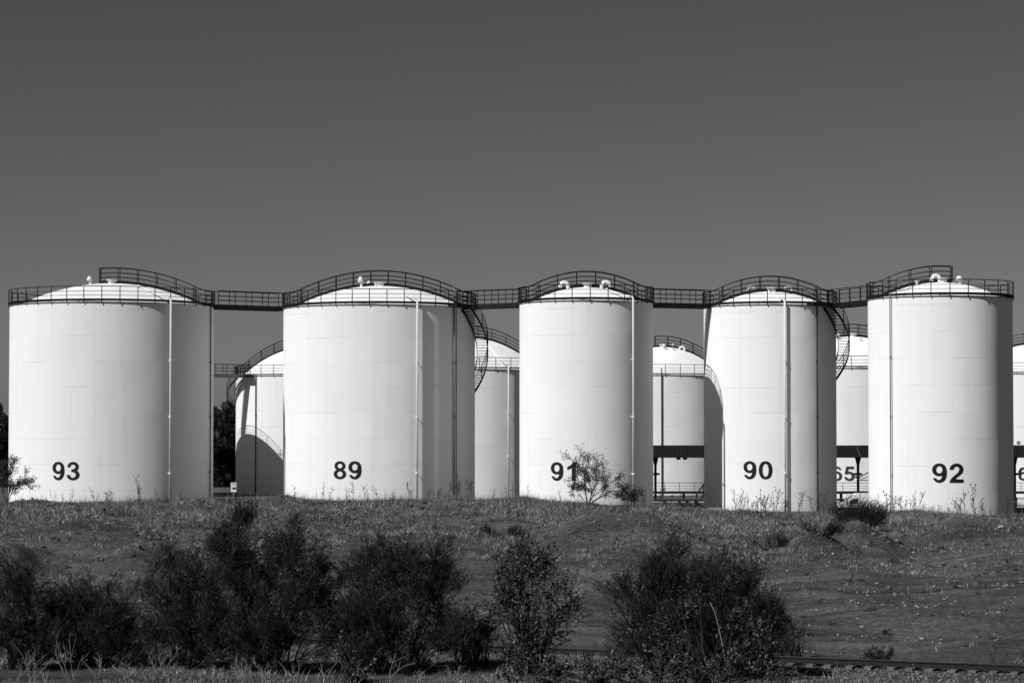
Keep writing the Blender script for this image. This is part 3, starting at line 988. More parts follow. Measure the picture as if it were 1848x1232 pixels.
# ---------------------------------------------------------------- railway track
t = thing('railway_track', (RAIL_P[0], RAIL_P[1], -1.06), 'rusty railway rail on short sleepers crossing the foreground at lower right', 'railway track')
ra = math.atan(RAIL_SL)
t.rotation_euler = (0, 0, ra)
prof = [(-.07, 0), (.07, 0), (.07, .015), (.012, .035), (.012, .12), (.036, .135), (.036, .17), (-.036, .17), (-.036, .135), (-.012, .12), (-.012, .035), (-.07, .015)]
mb = MB()
n = len(prof)
vs = [(x, a, b + .12) for x in (-48, 48) for a, b in prof]
mb.add(vs, [tuple(range(n))[::-1], tuple(range(n, 2 * n))] + [(i, (i + 1) % n, n + (i + 1) % n, n + i) for i in range(n)])
rl = mb.build('rail', M_RAIL, t)
mb = MB(); mb.box((0, 0, .2925), (96, .06, .005)); mb.build('rail_head', M_RAILHEAD, rl)
for k in range(-26, 18):
    j = R_.uniform(-.04, .04)
    mb = MB()
    x = k * .62 + j; w = .12
    y0_, y1_ = -.5 + R_.uniform(-.05, .05), 1.9
    zt_ = .115
    vs = [(x - w, y0_, -.1), (x + w, y0_, -.1), (x + w, y1_, -.1), (x - w, y1_, -.1), (x - w + .02, y0_ + .02, zt_), (x + w - .02, y0_ + .02, zt_), (x + w - .02, y1_, zt_), (x - w + .02, y1_, zt_)]
    mb.add(vs, [(3, 2, 1, 0), (4, 5, 6, 7), (0, 1, 5, 4), (1, 2, 6, 5), (2, 3, 7, 6), (3, 0, 4, 7)])
    sl = mb.build('sleeper', M_CONC, t)
    for q_ in (-.1, .1):
        mb = MB(); mb.box((x, q_, .14), (.1, .08, .05)); mb.build('rail_clip', M_RAIL, sl)


# ---------------------------------------------------------------- stones
def stone_arrays(rad, seed, squash=.65):
    r = np.random.default_rng(seed)
    ph = (1 + 5 ** .5) / 2
    v = np.array([(-1, ph, 0), (1, ph, 0), (-1, -ph, 0), (1, -ph, 0), (0, -1, ph), (0, 1, ph), (0, -1, -ph), (0, 1, -ph), (ph, 0, -1), (ph, 0, 1), (-ph, 0, -1), (-ph, 0, 1)], float)
    v /= np.linalg.norm(v[0])
    f = np.array([(0, 11, 5), (0, 5, 1), (0, 1, 7), (0, 7, 10), (0, 10, 11), (1, 5, 9), (5, 11, 4), (11, 10, 2), (10, 7, 6), (7, 1, 8), (3, 9, 4), (3, 4, 2), (3, 2, 6), (3, 6, 8), (3, 8, 9), (4, 9, 5), (2, 4, 11), (6, 2, 10), (8, 6, 7), (9, 8, 1)])
    v = v * (1 + r.uniform(-.28, .28, (12, 1))) * np.array([1, r.uniform(.7, 1), squash]) * rad
    return v, f


stone_meshes = []
for k in range(6):
    v, f = stone_arrays(1.0, 50 + k)
    me = bpy.data.meshes.new('stone'); me.from_pydata(v.tolist(), [], f.tolist()); me.materials.append(M_STONE); me.update()
    stone_meshes.append(me)
STONES = [(85, 1012, 9), (155, 1032, 7), (172, 1056, 8), (87, 1058, 6), (205, 1044, 7), (228, 906, 9), (125, 909, 12), (620, 905, 10), (855, 909, 12), (518, 919, 8),
          (608, 983, 5), (860, 1084, 6), (1078, 1070, 5), (1036, 1158, 5), (1527, 1054, 8), (1577, 1068, 7), (1580, 1052, 8), (1602, 1059, 9), (1526, 1055, 6), (1740, 1022, 9),
          (1772, 1057, 8), (1803, 952, 16), (1795, 956, 9), (1530, 956, 5), (1472, 1101, 12), (1463, 1101, 7), (1602, 1160, 5), (1733, 1167, 5), (1693, 1096, 6), (1746, 1106, 7),
          (1822, 1084, 7), (1840, 1050, 10), (1382, 1098, 10), (1637, 1016, 9), (1645, 1010, 6), (1652, 1040, 7), (1720, 1048, 6), (1800, 1062, 6), (1846, 1152, 9), (1430, 1062, 5),
          (1385, 1058, 4), (1405, 1050, 4), (1650, 1078, 5), (1560, 1080, 4), (1345, 1088, 6), (1760, 1085, 5), (1690, 1060, 4), (1617, 1072, 5)]
for i, (px, py, sz) in enumerate(STONES):
    x, y = ground_hit(px, py)
    o = bpy.data.objects.new('stone', stone_meshes[i % 6]); COL.objects.link(o)
    s = sz * y / FPX * .42
    o.location = (x, y, float(gz(x, y)) + s * .25)
    o.scale = (s, s, s * .8); o.rotation_euler = (R_.uniform(-.3, .3), R_.uniform(-.3, .3), R_.uniform(0, 6.28))
    where = 'left' if px < 400 else ('middle' if px < 1200 else 'right')
    tag(o, 'pale stone lying on the bare soil of the slope at the %s' % where, 'stone', 'pale stones on the %s slope' % where)

# slab lying at the foot of tank 90
t = thing('slab', (at(1292, 169.5), 169.5, zat(919.5, 169.5)), 'thin pale slab lying on the crest at the foot of tank 90', 'slab')
mb = MB(); mb.box((0, 0, .03), (1.5, .7, .09), .05); mb.box((-.1, .05, .115), (.9, .5, .07), -.08); mb.build('slab_layer', M_STONE, t)


def scatter_stones(n, xr, yr, smin, smax, mats, name, dens=None, seed=1):
    r = np.random.default_rng(seed)
    X = r.uniform(xr[0], xr[1], n); Y = r.uniform(yr[0], yr[1], n)
    if dens is not None:
        k = r.uniform(0, 1, n) < dens(X, Y); X = X[k]; Y = Y[k]
    n = len(X)
    Sz = smin * (smax / smin) ** (r.uniform(0, 1, n) ** 2.5)
    Z = gz(X, Y)
    VV = []; TT = []; MM = []
    off = 0
    base = [stone_arrays(1.0, 90 + k) for k in range(8)]
    for i in range(n):
        v, f = base[i % 8]
        a = r.uniform(0, 6.28); c, s = math.cos(a), math.sin(a)
        w = v * Sz[i]
        w = np.stack([w[:, 0] * c - w[:, 1] * s + X[i], w[:, 0] * s + w[:, 1] * c + Y[i], w[:, 2] + Z[i] + Sz[i] * .2], 1)
        VV.append(w); TT.append(f + off); off += 12
        MM.append(np.full(len(f), r.integers(0, len(mats))))
    o = np_mesh(name, np.concatenate(VV), np.concatenate(TT), mats, np.concatenate(MM))
    tag(o, kind='stuff')
    return o


o = scatter_stones(22000, (-20, 18), (64, 82), .02, .07, M_BALLAST, 'ballast',
                   lambda X, Y: ((Y < rail_y(X) - .15) & (Y > rail_y(X) - 5.5)) * np.where(X > 0, 1.0, .35), 3)
tag(o, 'grey crushed ballast beside the rail', 'ballast')
o = scatter_stones(9000, (-42, 42), (84, 168), .04, .26, [M_SOIL, M_SOIL, M_BALLAST[0]], 'clods',
                   lambda X, Y: np.clip(vnoise(X / 3.5, Y / 4.5, 77) * 2.2, 0, 1) * .6 + .06, 6)
tag(o, 'lumps of dry earth strewn over the bank', 'clods')
o = scatter_stones(13000, (-42, 42), (78, 165), .012, .10, [M_BALLAST[0], M_BALLAST[1], M_BALLAST[1], M_STONE], 'pebbles', lambda X, Y: np.where(X > 8, .9, .3) * (Y < 150) + .05, 4)
tag(o, 'small pale pebbles strewn over the slope', 'pebbles')


# ---------------------------------------------------------------- grass
def blades(X, Y, Z, h, w, lean, seed):
    r = np.random.default_rng(seed)
    n = len(X)
    a = r.uniform(0, 2 * np.pi, n)
    la = r.uniform(0, 2 * np.pi, n)
    dx, dy = np.cos(a) * w, np.sin(a) * w
    lx_, ly_ = np.cos(la) * lean * h, np.sin(la) * lean * h
    V = np.empty((n, 3, 3))
    V[:, 0] = np.stack([X - dx, Y - dy, Z - .03], 1)
    V[:, 1] = np.stack([X + dx, Y + dy, Z - .03], 1)
    V[:, 2] = np.stack([X + lx_, Y + ly_, Z + h], 1)
    return V.reshape(-1, 3)


def grass_density(X, Y):
    px = X / Y * FPX + 924
    d = sstep(100, 128, Y) * 0.85 + 0.10
    right = sstep(1330, 1480, px)
    bankr = 1 - right * (1 - sstep(138, 152, Y)) * 0.66
    d = d * bankr
    d = d * (0.25 + 1.5 * np.clip(vnoise(X / 4.5, Y / 7.0, 21) + .5, 0, 1) ** 1.3)
    d = d * (0.5 + np.clip(vnoise(X / 1.3, Y / 1.6, 22) + .5, 0, 1))
    d = np.where(Y > 168, d * 1.1, d)
    fg = (Y < rail_y(X) - 1.2)
    d = np.where(fg, 0.75 * np.where(px < 950, 1, .45), d)
    d = np.where((Y >= rail_y(X) - 1.2) & (Y < rail_y(X) + .6), .06, d)
    return d


NT = 190000
TX = rng.uniform(-46, 46, NT); TY = rng.uniform(62, 173, NT)
patch = np.clip(vnoise(TX / 3.2, TY / 5.0, 41) + .5, 0, 1)
keep = (np.abs(TX) < TY * 0.235) & (rng.uniform(0, 1, NT) < grass_density(TX, TY) * (.25 + 1.1 * sstep(.3, .75, patch)))
TX, TY, patch = TX[keep], TY[keep], patch[keep]
nt_ = len(TX)
kb = rng.integers(4, 13, nt_)
th = (0.05 + 0.20 * rng.uniform(0, 1, nt_) ** 2.5) * (0.9 + 0.5 * sstep(115, 160, TY)) * (1 - .35 * sstep(164, 171, TY)) * (.6 + .8 * patch)
tone = rng.choice(3, nt_, p=[.52, .37, .11])
ii = np.repeat(np.arange(nt_), kb)
n = len(ii)
rad = rng.uniform(.04, .20, nt_)[ii]
X = TX[ii] + rng.normal(size=n) * rad; Y = TY[ii] + rng.normal(size=n) * rad
Z = gz(X, Y)
hgt = th[ii] * rng.uniform(.5, 1.25, n)
tall = rng.uniform(0, 1, n) < (.014 + .15 * sstep(163, 168, Y)) * sstep(100, 130, Y)
hgt = np.where(tall, .22 + .55 * rng.uniform(0, 1, n) ** 1.7, hgt)
V = blades(X, Y, Z, hgt, np.where(tall, .008, rng.uniform(.007, .020, n) * (0.5 + Y / 170)), np.where(tall, .15, .9) * rng.uniform(.2, 1.5, n), 31)
T = np.arange(3 * n).reshape(n, 3)
mi = np.where(rng.uniform(0, 1, n) < .3, rng.choice(3, n, p=[.5, .36, .14]), tone[ii])
o = np_mesh('grass', V, T, M_GRASS, mi)
tag(o, 'dry short grass and weeds covering the slope', 'grass', kind='stuff')
# dark broad-leaved weeds low on the ground
NF = 15000
FX = rng.uniform(-46, 46, NF); FY = rng.uniform(84, 172, NF)
fd = grass_density(FX, FY) * sstep(.45, .8, vnoise(FX / 2.2, FY / 3.0, 61) + .5) + .04
keep = (np.abs(FX) < FY * 0.235) & (rng.uniform(0, 1, NF) < fd)
FX, FY = FX[keep], FY[keep]; nf = len(FX)
per_ = 26
ii = np.repeat(np.arange(nf), per_); n = len(ii)
fr_ = rng.uniform(.10, .34, nf)
dirs = rng.normal(size=(n, 3)); dirs[:, 2] = np.abs(dirs[:, 2]); dirs /= np.linalg.norm(dirs, axis=1, keepdims=True)
cpos = np.stack([FX[ii], FY[ii], gz(FX, FY)[ii]], 1) + dirs * (fr_[ii] * rng.uniform(.2, 1, n))[:, None] * np.array([1, 1, .9])
d2_ = rng.normal(size=(n, 3)); d2_ /= np.linalg.norm(d2_, axis=1, keepdims=True)
qq = np.cross(d2_, dirs); qq /= np.linalg.norm(qq, axis=1, keepdims=True) + 1e-9
ll = rng.uniform(.05, .13, n)[:, None]
V = np.stack([cpos - qq * ll * .3, cpos + qq * ll * .3, cpos + d2_ * ll], 1).reshape(-1, 3)
wd = np_mesh('weeds', V, np.arange(3 * n).reshape(n, 3), [M_LEAF[0], M_GRASS[0], M_GRASS[1]], np.repeat(rng.choice(3, nf, p=[.5, .3, .2]), per_))
tag(wd, 'dark low broad-leaved weeds dotted through the dry grass', 'weeds', kind='stuff')


# ---------------------------------------------------------------- shrubs
def leaf_tris(C, Dr, L, Wd, r, bend=.3):
    """thin triangles starting at C along Dr"""
    n = len(C)
    q = r.normal(size=(n, 3)); q -= (q * Dr).sum(1, keepdims=True) * Dr
    q /= np.linalg.norm(q, axis=1, keepdims=True) + 1e-9
    V = np.empty((n, 3, 3))
    V[:, 0] = C - q * Wd[:, None]
    V[:, 1] = C + q * Wd[:, None]
    V[:, 2] = C + Dr * L[:, None]
    return V.reshape(-1, 3)


def tamarisk(name, base_px, D, lobes, label, group=None, seed=1, plumes=1500, per=22, mats=M_TAM, leafy=False, depth=.8, pl=(.25, .5), spread=1.0, probs=(.5, .38, .12), cat='shrub', clump=26):
    r = np.random.default_rng(seed)
    bx = at(base_px, D); bz = float(gz(bx, D))
    t = thing(name, (bx, D, bz), label, cat, group)
    s = FPX / D
    Lb = [((px - 924) / s - bx, zat(py, D) - bz, rx / s, ry / s) for (px, py, rx, ry) in lobes]
    vol = np.array([l[2] * l[3] for l in Lb]); vol = vol ** .75; vol = vol / vol.sum()
    pick = r.choice(len(Lb), plumes, p=vol)
    u = r.normal(size=(plumes, 3)); u /= np.linalg.norm(u, axis=1, keepdims=True)
    rad = r.uniform(0, 1, plumes) ** .45
    A = np.array(Lb)[pick]
    dep = np.minimum(A[:, 2], 1.1) * depth + .15
    off = np.array([r.uniform(-.35, .35) for _ in Lb])[pick]
    C = np.stack([A[:, 0] + u[:, 0] * rad * A[:, 2], off + u[:, 1] * rad * dep, A[:, 1] + u[:, 2] * rad * A[:, 3]], 1)
    # gather the plumes into leaning sprays
    ncl = max(6, plumes // clump)
    cid = r.integers(0, ncl, plumes)
    cc0 = C[:ncl][cid]; uu = u[:ncl][cid]
    lean = r.normal(size=(ncl, 3)) * .35
    ax0 = np.stack([uu[:, 0] * .6, uu[:, 1] * .6, .8 + .35 * uu[:, 2]], 1) + lean[cid]
    ax0 /= np.linalg.norm(ax0, axis=1, keepdims=True)
    along = r.uniform(-.40, .40, plumes) * r.uniform(.3, .95, ncl)[cid]
    wid = (.20 - .16 * (along + .35) / 1.2)
    C = cc0 + ax0 * along[:, None] + r.normal(size=(plumes, 3)) * np.clip(wid, .04, .3)[:, None] * (pl[1] / .5)
    C[:, 2] = np.maximum(C[:, 2], .05 + r.uniform(0, .25, plumes))
    axis = ax0 + r.normal(size=(plumes, 3)) * .30
    axis /= np.linalg.norm(axis, axis=1, keepdims=True)
    # each plume: needles distributed along its axis
    PL = r.uniform(pl[0], pl[1], plumes)
    cc = np.repeat(C, per, 0); ax = np.repeat(axis, per, 0); pl_ = np.repeat(PL, per)
    tpos = r.uniform(0, 1, plumes * per)
    st = cc + ax * (tpos * pl_)[:, None] + r.normal(size=cc.shape) * .012
    dr = ax * .75 + r.normal(size=cc.shape) * .42 * spread
    dr /= np.linalg.norm(dr, axis=1, keepdims=True)
    if leafy:
        Ln = r.uniform(.05, .13, len(st)); Wn = r.uniform(.016, .036, len(st))
    else:
        Ln = r.uniform(.07, .18, len(st)) * (1.1 - .5 * tpos); Wn = r.uniform(.0045, .010, len(st))
    V = leaf_tris(st, dr, Ln, Wn, r)
    n = len(st)
    mi = np.repeat(r.choice(3, plumes, p=list(probs)), per)
    flip = r.uniform(0, 1, n) < .25
    mi = np.where(flip, r.choice(3, n, p=list(probs)), mi)
    np_mesh('foliage', V, np.arange(3 * n).reshape(n, 3), mats, mi, parent=t)
    # stems from the root up into the lobes
    mb = MB()
    sel = r.choice(plumes, min(42, plumes), replace=False)
    for i in sel:
        e = C[i]
        p0 = Vector((r.normal() * .15 + e[0] * .25, r.normal() * .12 + e[1] * .25, -.1)); p3 = Vector(e)
        p1 = p0.lerp(p3, .35) + Vector((0, 0, .12 * p3.z)) + Vector((r.normal() * .08, r.normal() * .08, 0)); p2 = p0.lerp(p3, .7) + Vector((r.normal() * .08, r.normal() * .08, .1))
        mb.tube([p0, p1, p2, p3], [.03, .022, .014, .006], 5)
    mb.build('stem', M_WOOD, t)
    return t


GS = 'dark feathery shrubs along the track'
tamarisk('shrub', 35, 72, [(30, 1060, 38, 50), (62, 1085, 30, 62), (15, 1120, 60, 70), (70, 1140, 50, 60), (25, 1030, 22, 22), (40, 1165, 80, 32), (95, 1150, 35, 45)],
         'dark feathery shrub cut by the left frame edge', GS, 101, 2200)
tamarisk('shrub', 180, 73, [(125, 1120, 60, 55), (190, 1125, 75, 65), (235, 1110, 45, 60), (150, 1080, 40, 40), (210, 1150, 90, 50), (180, 1170, 100, 32), (120, 1165, 50, 35)],
         'low wide dark shrub, second from the left frame edge', GS, 102, 2900)
tamarisk('shrub', 325, 72.5, [(320, 1060, 40, 60), (335, 1120, 60, 80), (300, 1025, 16, 32), (348, 1030, 22, 34), (330, 1005, 14, 14), (275, 1130, 40, 60), (365, 1100, 25, 60), (320, 1170, 90, 35), (375, 1150, 40, 45)],
         'dark upright shrub just left of the tallest shrub', GS, 103, 2500)
tamarisk('shrub', 480, 72, [(440, 1010, 50, 60), (438, 925, 9, 16), (458, 950, 14, 18), (500, 1060, 85, 95), (430, 1095, 60, 95), (560, 1070, 45, 60), (447, 950, 12, 30), (405, 975, 20, 32), (520, 985, 30, 36), (575, 1120, 40, 70), (480, 1130, 90, 70),
                            (470, 985, 25, 35), (425, 1000, 30, 45), (540, 1010, 35, 40), (490, 1165, 110, 38), (590, 1155, 40, 45), (410, 1160, 40, 40)],
         'tallest dark feathery shrub with ragged leaning tips, below tanks 93 and 89', GS, 104, 5200)
tamarisk('shrub', 715, 72, [(690, 1060, 60, 70), (760, 1055, 55, 68), (720, 1120, 105, 78), (640, 1095, 38, 65), (735, 1015, 40, 32), (690, 1010, 25, 26), (790, 1020, 22, 36), (640, 1030, 12, 20), (800, 1090, 30, 60), (720, 1170, 125, 36), (640, 1150, 45, 45), (815, 1150, 45, 45)],
         'broad round dark shrub below tank 89', GS, 105, 5000)
tamarisk('shrub', 848, 73.5, [(850, 1140, 38, 45), (830, 1165, 40, 30), (875, 1150, 25, 35)],
         'small low dark shrub between the round shrub and the leafy shrub', GS, 106, 420, probs=(.4, .4, .2))
tamarisk('leafy_shrub', 955, 71.5, [(950, 1030, 40, 50), (935, 1090, 58, 65), (985, 965, 14, 20), (972, 1000, 24, 24), (1000, 1110, 30, 45), (905, 1020, 18, 24), (915, 1060, 30, 40), (955, 1140, 60, 40), (1015, 1070, 20, 26), (940, 1180, 60, 25)],
         'loose small-leaved shrub with gaps, right of the round dark shrub', None, 107, 900, per=10, mats=M_LEAF, leafy=True, pl=(.3, .6), probs=(.62, .30, .08), spread=1.6)
tamarisk('shrub', 1200, 71, [(1190, 1070, 48, 58), (1175, 1110, 58, 75), (1215, 1010, 14, 28), (1180, 1020, 20, 22), (1230, 1100, 50, 80), (1140, 1080, 22, 50), (1200, 1040, 30, 35), (1190, 1170, 75, 34)],
         'dark feathery shrub left of the pale dead stem at lower right', GS, 108, 3000)
tamarisk('shrub', 1330, 70.5, [(1285, 1110, 70, 75), (1360, 1105, 42, 65), (1300, 1045, 34, 38), (1340, 1060, 30, 35), (1385, 1130, 30, 60), (1320, 1150, 90, 50), (1355, 1035, 10, 25), (1310, 1020, 8, 22), (1330, 1175, 90, 32)],
         'dark feathery shrub right of the pale dead stem, nearest the bare slope', GS, 109, 3600)
tamarisk('leafy_shrub', 1275, 69.3, [(1270, 1075, 60, 40), (1230, 1130, 50, 50), (1320, 1110, 55, 45), (1290, 1160, 90, 40), (1140, 1120, 40, 40), (1360, 1160, 50, 40)],
         'pale-leaved climbing shrub spread over the dark shrubs at lower right', None, 110, 200, per=7, mats=M_LEAF, leafy=True, pl=(.3, .6), probs=(.45, .33, .22), spread=1.6)
tamarisk('leafy_shrub', 1200, 67.6, [(1090, 1212, 70, 26), (1190, 1215, 80, 26), (1290, 1210, 80, 30), (1380, 1212, 45, 22), (980, 1215, 70, 22), (1230, 1190, 40, 30)],
         'low sprawling leafy plant along the bottom frame edge, centre right', None, 111, 800, per=10, mats=M_LEAF, leafy=True, pl=(.15, .4), probs=(.45, .35, .20), spread=1.8)
tamarisk('leafy_shrub', 640, 69.5, [(625, 1180, 28, 18), (650, 1195, 40, 16)],
         'small pale leafy plant at the foot of the round dark shrub', None, 112, 90, per=10, mats=M_LEAF, leafy=True, pl=(.1, .25), probs=(.3, .45, .25), spread=1.6)
tamarisk('shrub', 1558, 148, [(1552, 928, 26, 18), (1590, 932, 14, 18), (1512, 938, 18, 13), (1532, 928, 20, 18), (1570, 936, 26, 16)],
         'low dark bush on the crest in the gap between tanks 90 and 92', None, 113, 1500, pl=(.35, .65))
tamarisk('shrub', 1572, 75.5, [(1570, 1172, 7, 20), (1582, 1188, 18, 10), (1560, 1185, 10, 10)],
         'small dark tuft growing behind the rail at lower right', None, 114, 60, pl=(.12, .25))
tamarisk('shrub', 1425, 78, [(1430, 1150, 22, 14), (1410, 1160, 26, 14)],
         'low dark tuft at the foot of the slope, right of the last big shrub', None, 115, 110, pl=(.2, .35))
for i, (px, py, lab) in enumerate([(1395, 990, 'dark tussock on the slope above the right-hand shrubs'), (905, 968, 'dark bushy weed on the slope above the leafy shrub'),
                                   (1480, 965, 'dark tussock on the slope below tank 90')]):
    x, y = ground_hit(px, py)
    tamarisk('tussock', px, y, [(px, py - 8, 26, 9), (px + 20, py - 4, 18, 7), (px - 22, py - 3, 16, 6)], lab, None, 120 + i, 170, pl=(.2, .45), cat='tussock')


# ---------------------------------------------------------------- branching small trees
def branch_tree(name, px, py, D, H, label, seed, trunks, leaf_n=7, leaf_l=.13, lean=0, cat='small tree', depth=4, mats=M_LEAF, probs=(.75, .2, .05), bz=None):
    r = random.Random(seed); rn = np.random.default_rng(seed)
    x = at(px, D); z = float(gz(x, D)) if bz is None else bz
    t = thing(name, (x, D, z), label, cat)
    mb = MB(); LP = []

    def grow(p, d, L, rad, lev):
        pts = [p]; q = p
        for k in range(4):
            d = (d + Vector((r.gauss(0, .10), r.gauss(0, .10), r.gauss(.02, .06)))).normalized()
            q = q + d * (L / 4); pts.append(q)
            if lev <= 1:
                for _ in range(leaf_n): LP.append((q + Vector((r.gauss(0, .09), r.gauss(0, .09), r.gauss(0, .09)))))
        mb.tube(pts, [rad, rad * .9, rad * .8, rad * .7, rad * .55], 5)
        if lev == 0: return
        nb = 3 if lev > 1 else 4
        for k in range(nb):
            i = r.choice([2, 3, 4])
            a = r.uniform(0, 6.28); tilt = r.uniform(.35, .85)
            side_ = d.orthogonal().normalized()
            side_.rotate(__import__('mathutils').Quaternion(d, a))
            grow(pts[i], (d * math.cos(tilt) + side_ * math.sin(tilt)).normalized(), L * r.uniform(.55, .8), rad * .55, lev - 1)
    for (dx, dy, dz, L, rad) in trunks:
        grow(Vector((r.gauss(0, .04), r.gauss(0, .04), -.1)), Vector((dx, dy, dz)).normalized(), L, rad, depth)
    mb.build('trunk', M_WOOD, t)
    C = np.array([tuple(p) for p in LP]); n = len(C)
    dr = rn.normal(size=(n, 3)); dr /= np.linalg.norm(dr, axis=1, keepdims=True)
    V = leaf_tris(C, dr, rn.uniform(.6, 1.3, n) * leaf_l, rn.uniform(.3, .45, n) * leaf_l, rn)
    np_mesh('crown', V, np.arange(3 * n).reshape(n, 3), mats, rn.choice(3, n, p=list(probs)), parent=t)
    return t


branch_tree('small_tree', 1060, 905, 168.5, 3.6, 'small sparse leafy tree standing before the number 91', 5,
            [(-.05, 0, 1, 1.75, .06), (.75, .1, .8, 1.9, .055), (.35, -.2, .9, 1.5, .035), (-.55, .2, .9, 1.1, .03), (.15, .1, 1, 1.7, .04), (.6, -.1, 1, 1.5, .035)], 5, .095, depth=3, probs=(.5, .4, .1))
branch_tree('small_tree', 14, 895, 171, 3.4, 'sparse leafy tree at the left edge of tank 93', 9, [(.12, 0, 1, 1.75, .045), (.3, .1, 1, 1.35, .035), (-.3, 0, 1, 1.4, .04), (.05, .1, 1, 1.0, .03)], 4, .10, depth=3)
branch_tree('sapling', 1140, 908, 167.5, 1.4, 'low leafy sapling right of the small tree, before tank 91', 14, [(-.1, 0, 1, .9, .03), (.3, 0, .9, .8, .02), (-.4, .1, .8, .75, .02)], 2, .11, cat='sapling', depth=3)
branch_tree('sapling', 194, 900, 171, 1.4, 'thin bare sapling in front of tank 93, right of its number', 17, [(-.05, 0, 1, .55, .02), (.2, 0, 1, .5, .012)], 1, .08, cat='sapling', depth=2)


def big_tree(px, D, ztop, wid, label, seed):
    r = np.random.default_rng(seed)
    x = at(px, D); bz = -1.4
    t = thing('tree', (x, D, bz), label, 'tree', 'dark trees beyond the tanks')
    H = ztop - bz
    mb = MB()
    mb.tube([(0, 0, 0), (.1, 0, H * .3), (-.05, .1, H * .6), (.05, 0, H * .85)], [.3, .24, .15, .05], 8)
    for k in range(9):
        a = r.uniform(0, 6.28); z = H * r.uniform(.2, .7); L = wid * r.uniform(.5, .9)
        mb.tube([(0, 0, z), (math.cos(a) * L * .5, math.sin(a) * L * .5, z + L * .3), (math.cos(a) * L, math.sin(a) * L, z + L * .45)], [.1, .06, .02], 5)
    mb.build('trunk', M_WOOD, t)
    nl = 46
    lob = []
    for k in range(nl):
        zz_ = r.uniform(.03, .93); w = wid * (1.0 - .55 * zz_ ** 2.2)
        a = r.uniform(0, 6.28); q = math.sqrt(r.uniform(0, 1))
        lob.append((math.cos(a) * w * q, math.sin(a) * w * q, H * zz_, r.uniform(.55, 1.1)))
    lob = np.array(lob)
    n = 19000
    pk = r.integers(0, nl, n)
    u = r.normal(size=(n, 3)); u /= np.linalg.norm(u, axis=1, keepdims=True)
    C = lob[pk, :3] + u * (lob[pk, 3] * r.uniform(.3, 1.0, n) ** .5)[:, None]
    C[:, 2] = np.minimum(C[:, 2], H)
    dr = r.normal(size=(n, 3)); dr /= np.linalg.norm(dr, axis=1, keepdims=True)
    V = leaf_tris(C, dr, r.uniform(.15, .32, n), r.uniform(.06, .11, n), r)
    np_mesh('crown', V, np.arange(3 * n).reshape(n, 3), M_TAM, r.choice(3, n, p=[.5, .35, .15]), parent=t)


for px, D, yt, w, lab, sd in [(-22, 318, 715, 2.7, 'tall dark tree cut by the left frame edge', 1), (14, 322, 742, 2.4, 'dark tree hugging the left side of tank 93', 2),
                              (386, 318, 728, 2.2, 'dark tree just right of tank 93, under the low footbridge', 3), (411, 322, 718, 2.2, 'dark tree behind the curved stair of the back tank', 4),
                              (440, 326, 722, 2.4, 'dark tree mostly hidden by the back tank with the arched shadow', 5)]:
    big_tree(px, D, zat(yt, D), w, lab, 300 + sd)


# ---------------------------------------------------------------- tall dry weeds
def weed_mesh(seed, h, pale=False):
    r = random.Random(seed)
    mb = MB()
    p = Vector((0, 0, -.05)); d = Vector((r.gauss(0, .12), r.gauss(0, .12), 1)).normalized()
    pts = [p]
    for k in range(5):
        d = (d + Vector((r.gauss(0, .07), r.gauss(0, .07), 0))).normalized(); pts.append(pts[-1] + d * h / 5)
    mb.tube(pts, [.011, .010, .009, .007, .006, .004], 4)
    heads = [pts[-1]]
    for k in range(r.randint(4, 9)):
        i = r.randint(2, 4); a = r.uniform(0, 6.28); L = h * r.uniform(.14, .34)
        s = pts[i].lerp(pts[i + 1], r.random())
        e = s + Vector((math.cos(a) * L * .55, math.sin(a) * L * .55, L * .85))
        mb.tube([s, s.lerp(e, .5) + Vector((0, 0, .02)), e], [.006, .005, .003], 4)
        heads.append(e)
        if r.random() < .5: heads.append(s.lerp(e, .55))
    for q in heads:
        b = r.uniform(.018, .036)
        vs = [q + Vector(v) * b for v in ((1, 0, 0), (-1, 0, 0), (0, 1, 0), (0, -1, 0), (0, 0, 1.4), (0, 0, -1))]
        mb.add(vs, [(0, 2, 4), (2, 1, 4), (1, 3, 4), (3, 0, 4), (2, 0, 5), (1, 2, 5), (3, 1, 5), (0, 3, 5)])
    for k in range(10):     # a few narrow leaves on the stem
        i = r.randint(0, 3); s = pts[i].lerp(pts[i + 1], r.random()); a = r.uniform(0, 6.28); L = h * r.uniform(.08, .16)
        e = s + Vector((math.cos(a) * L, math.sin(a) * L, L * r.uniform(.2, .9)))
        w = Vector((-math.sin(a), math.cos(a), 0)) * .012
        mb.add([s - w, s + w, e], [(0, 1, 2)])
    me = bpy.data.meshes.new('dry_weed'); me.from_pydata(mb.v, [], mb.f); me.materials.append(M_PALEWOOD if pale else M_WEED); me.update()
    return me


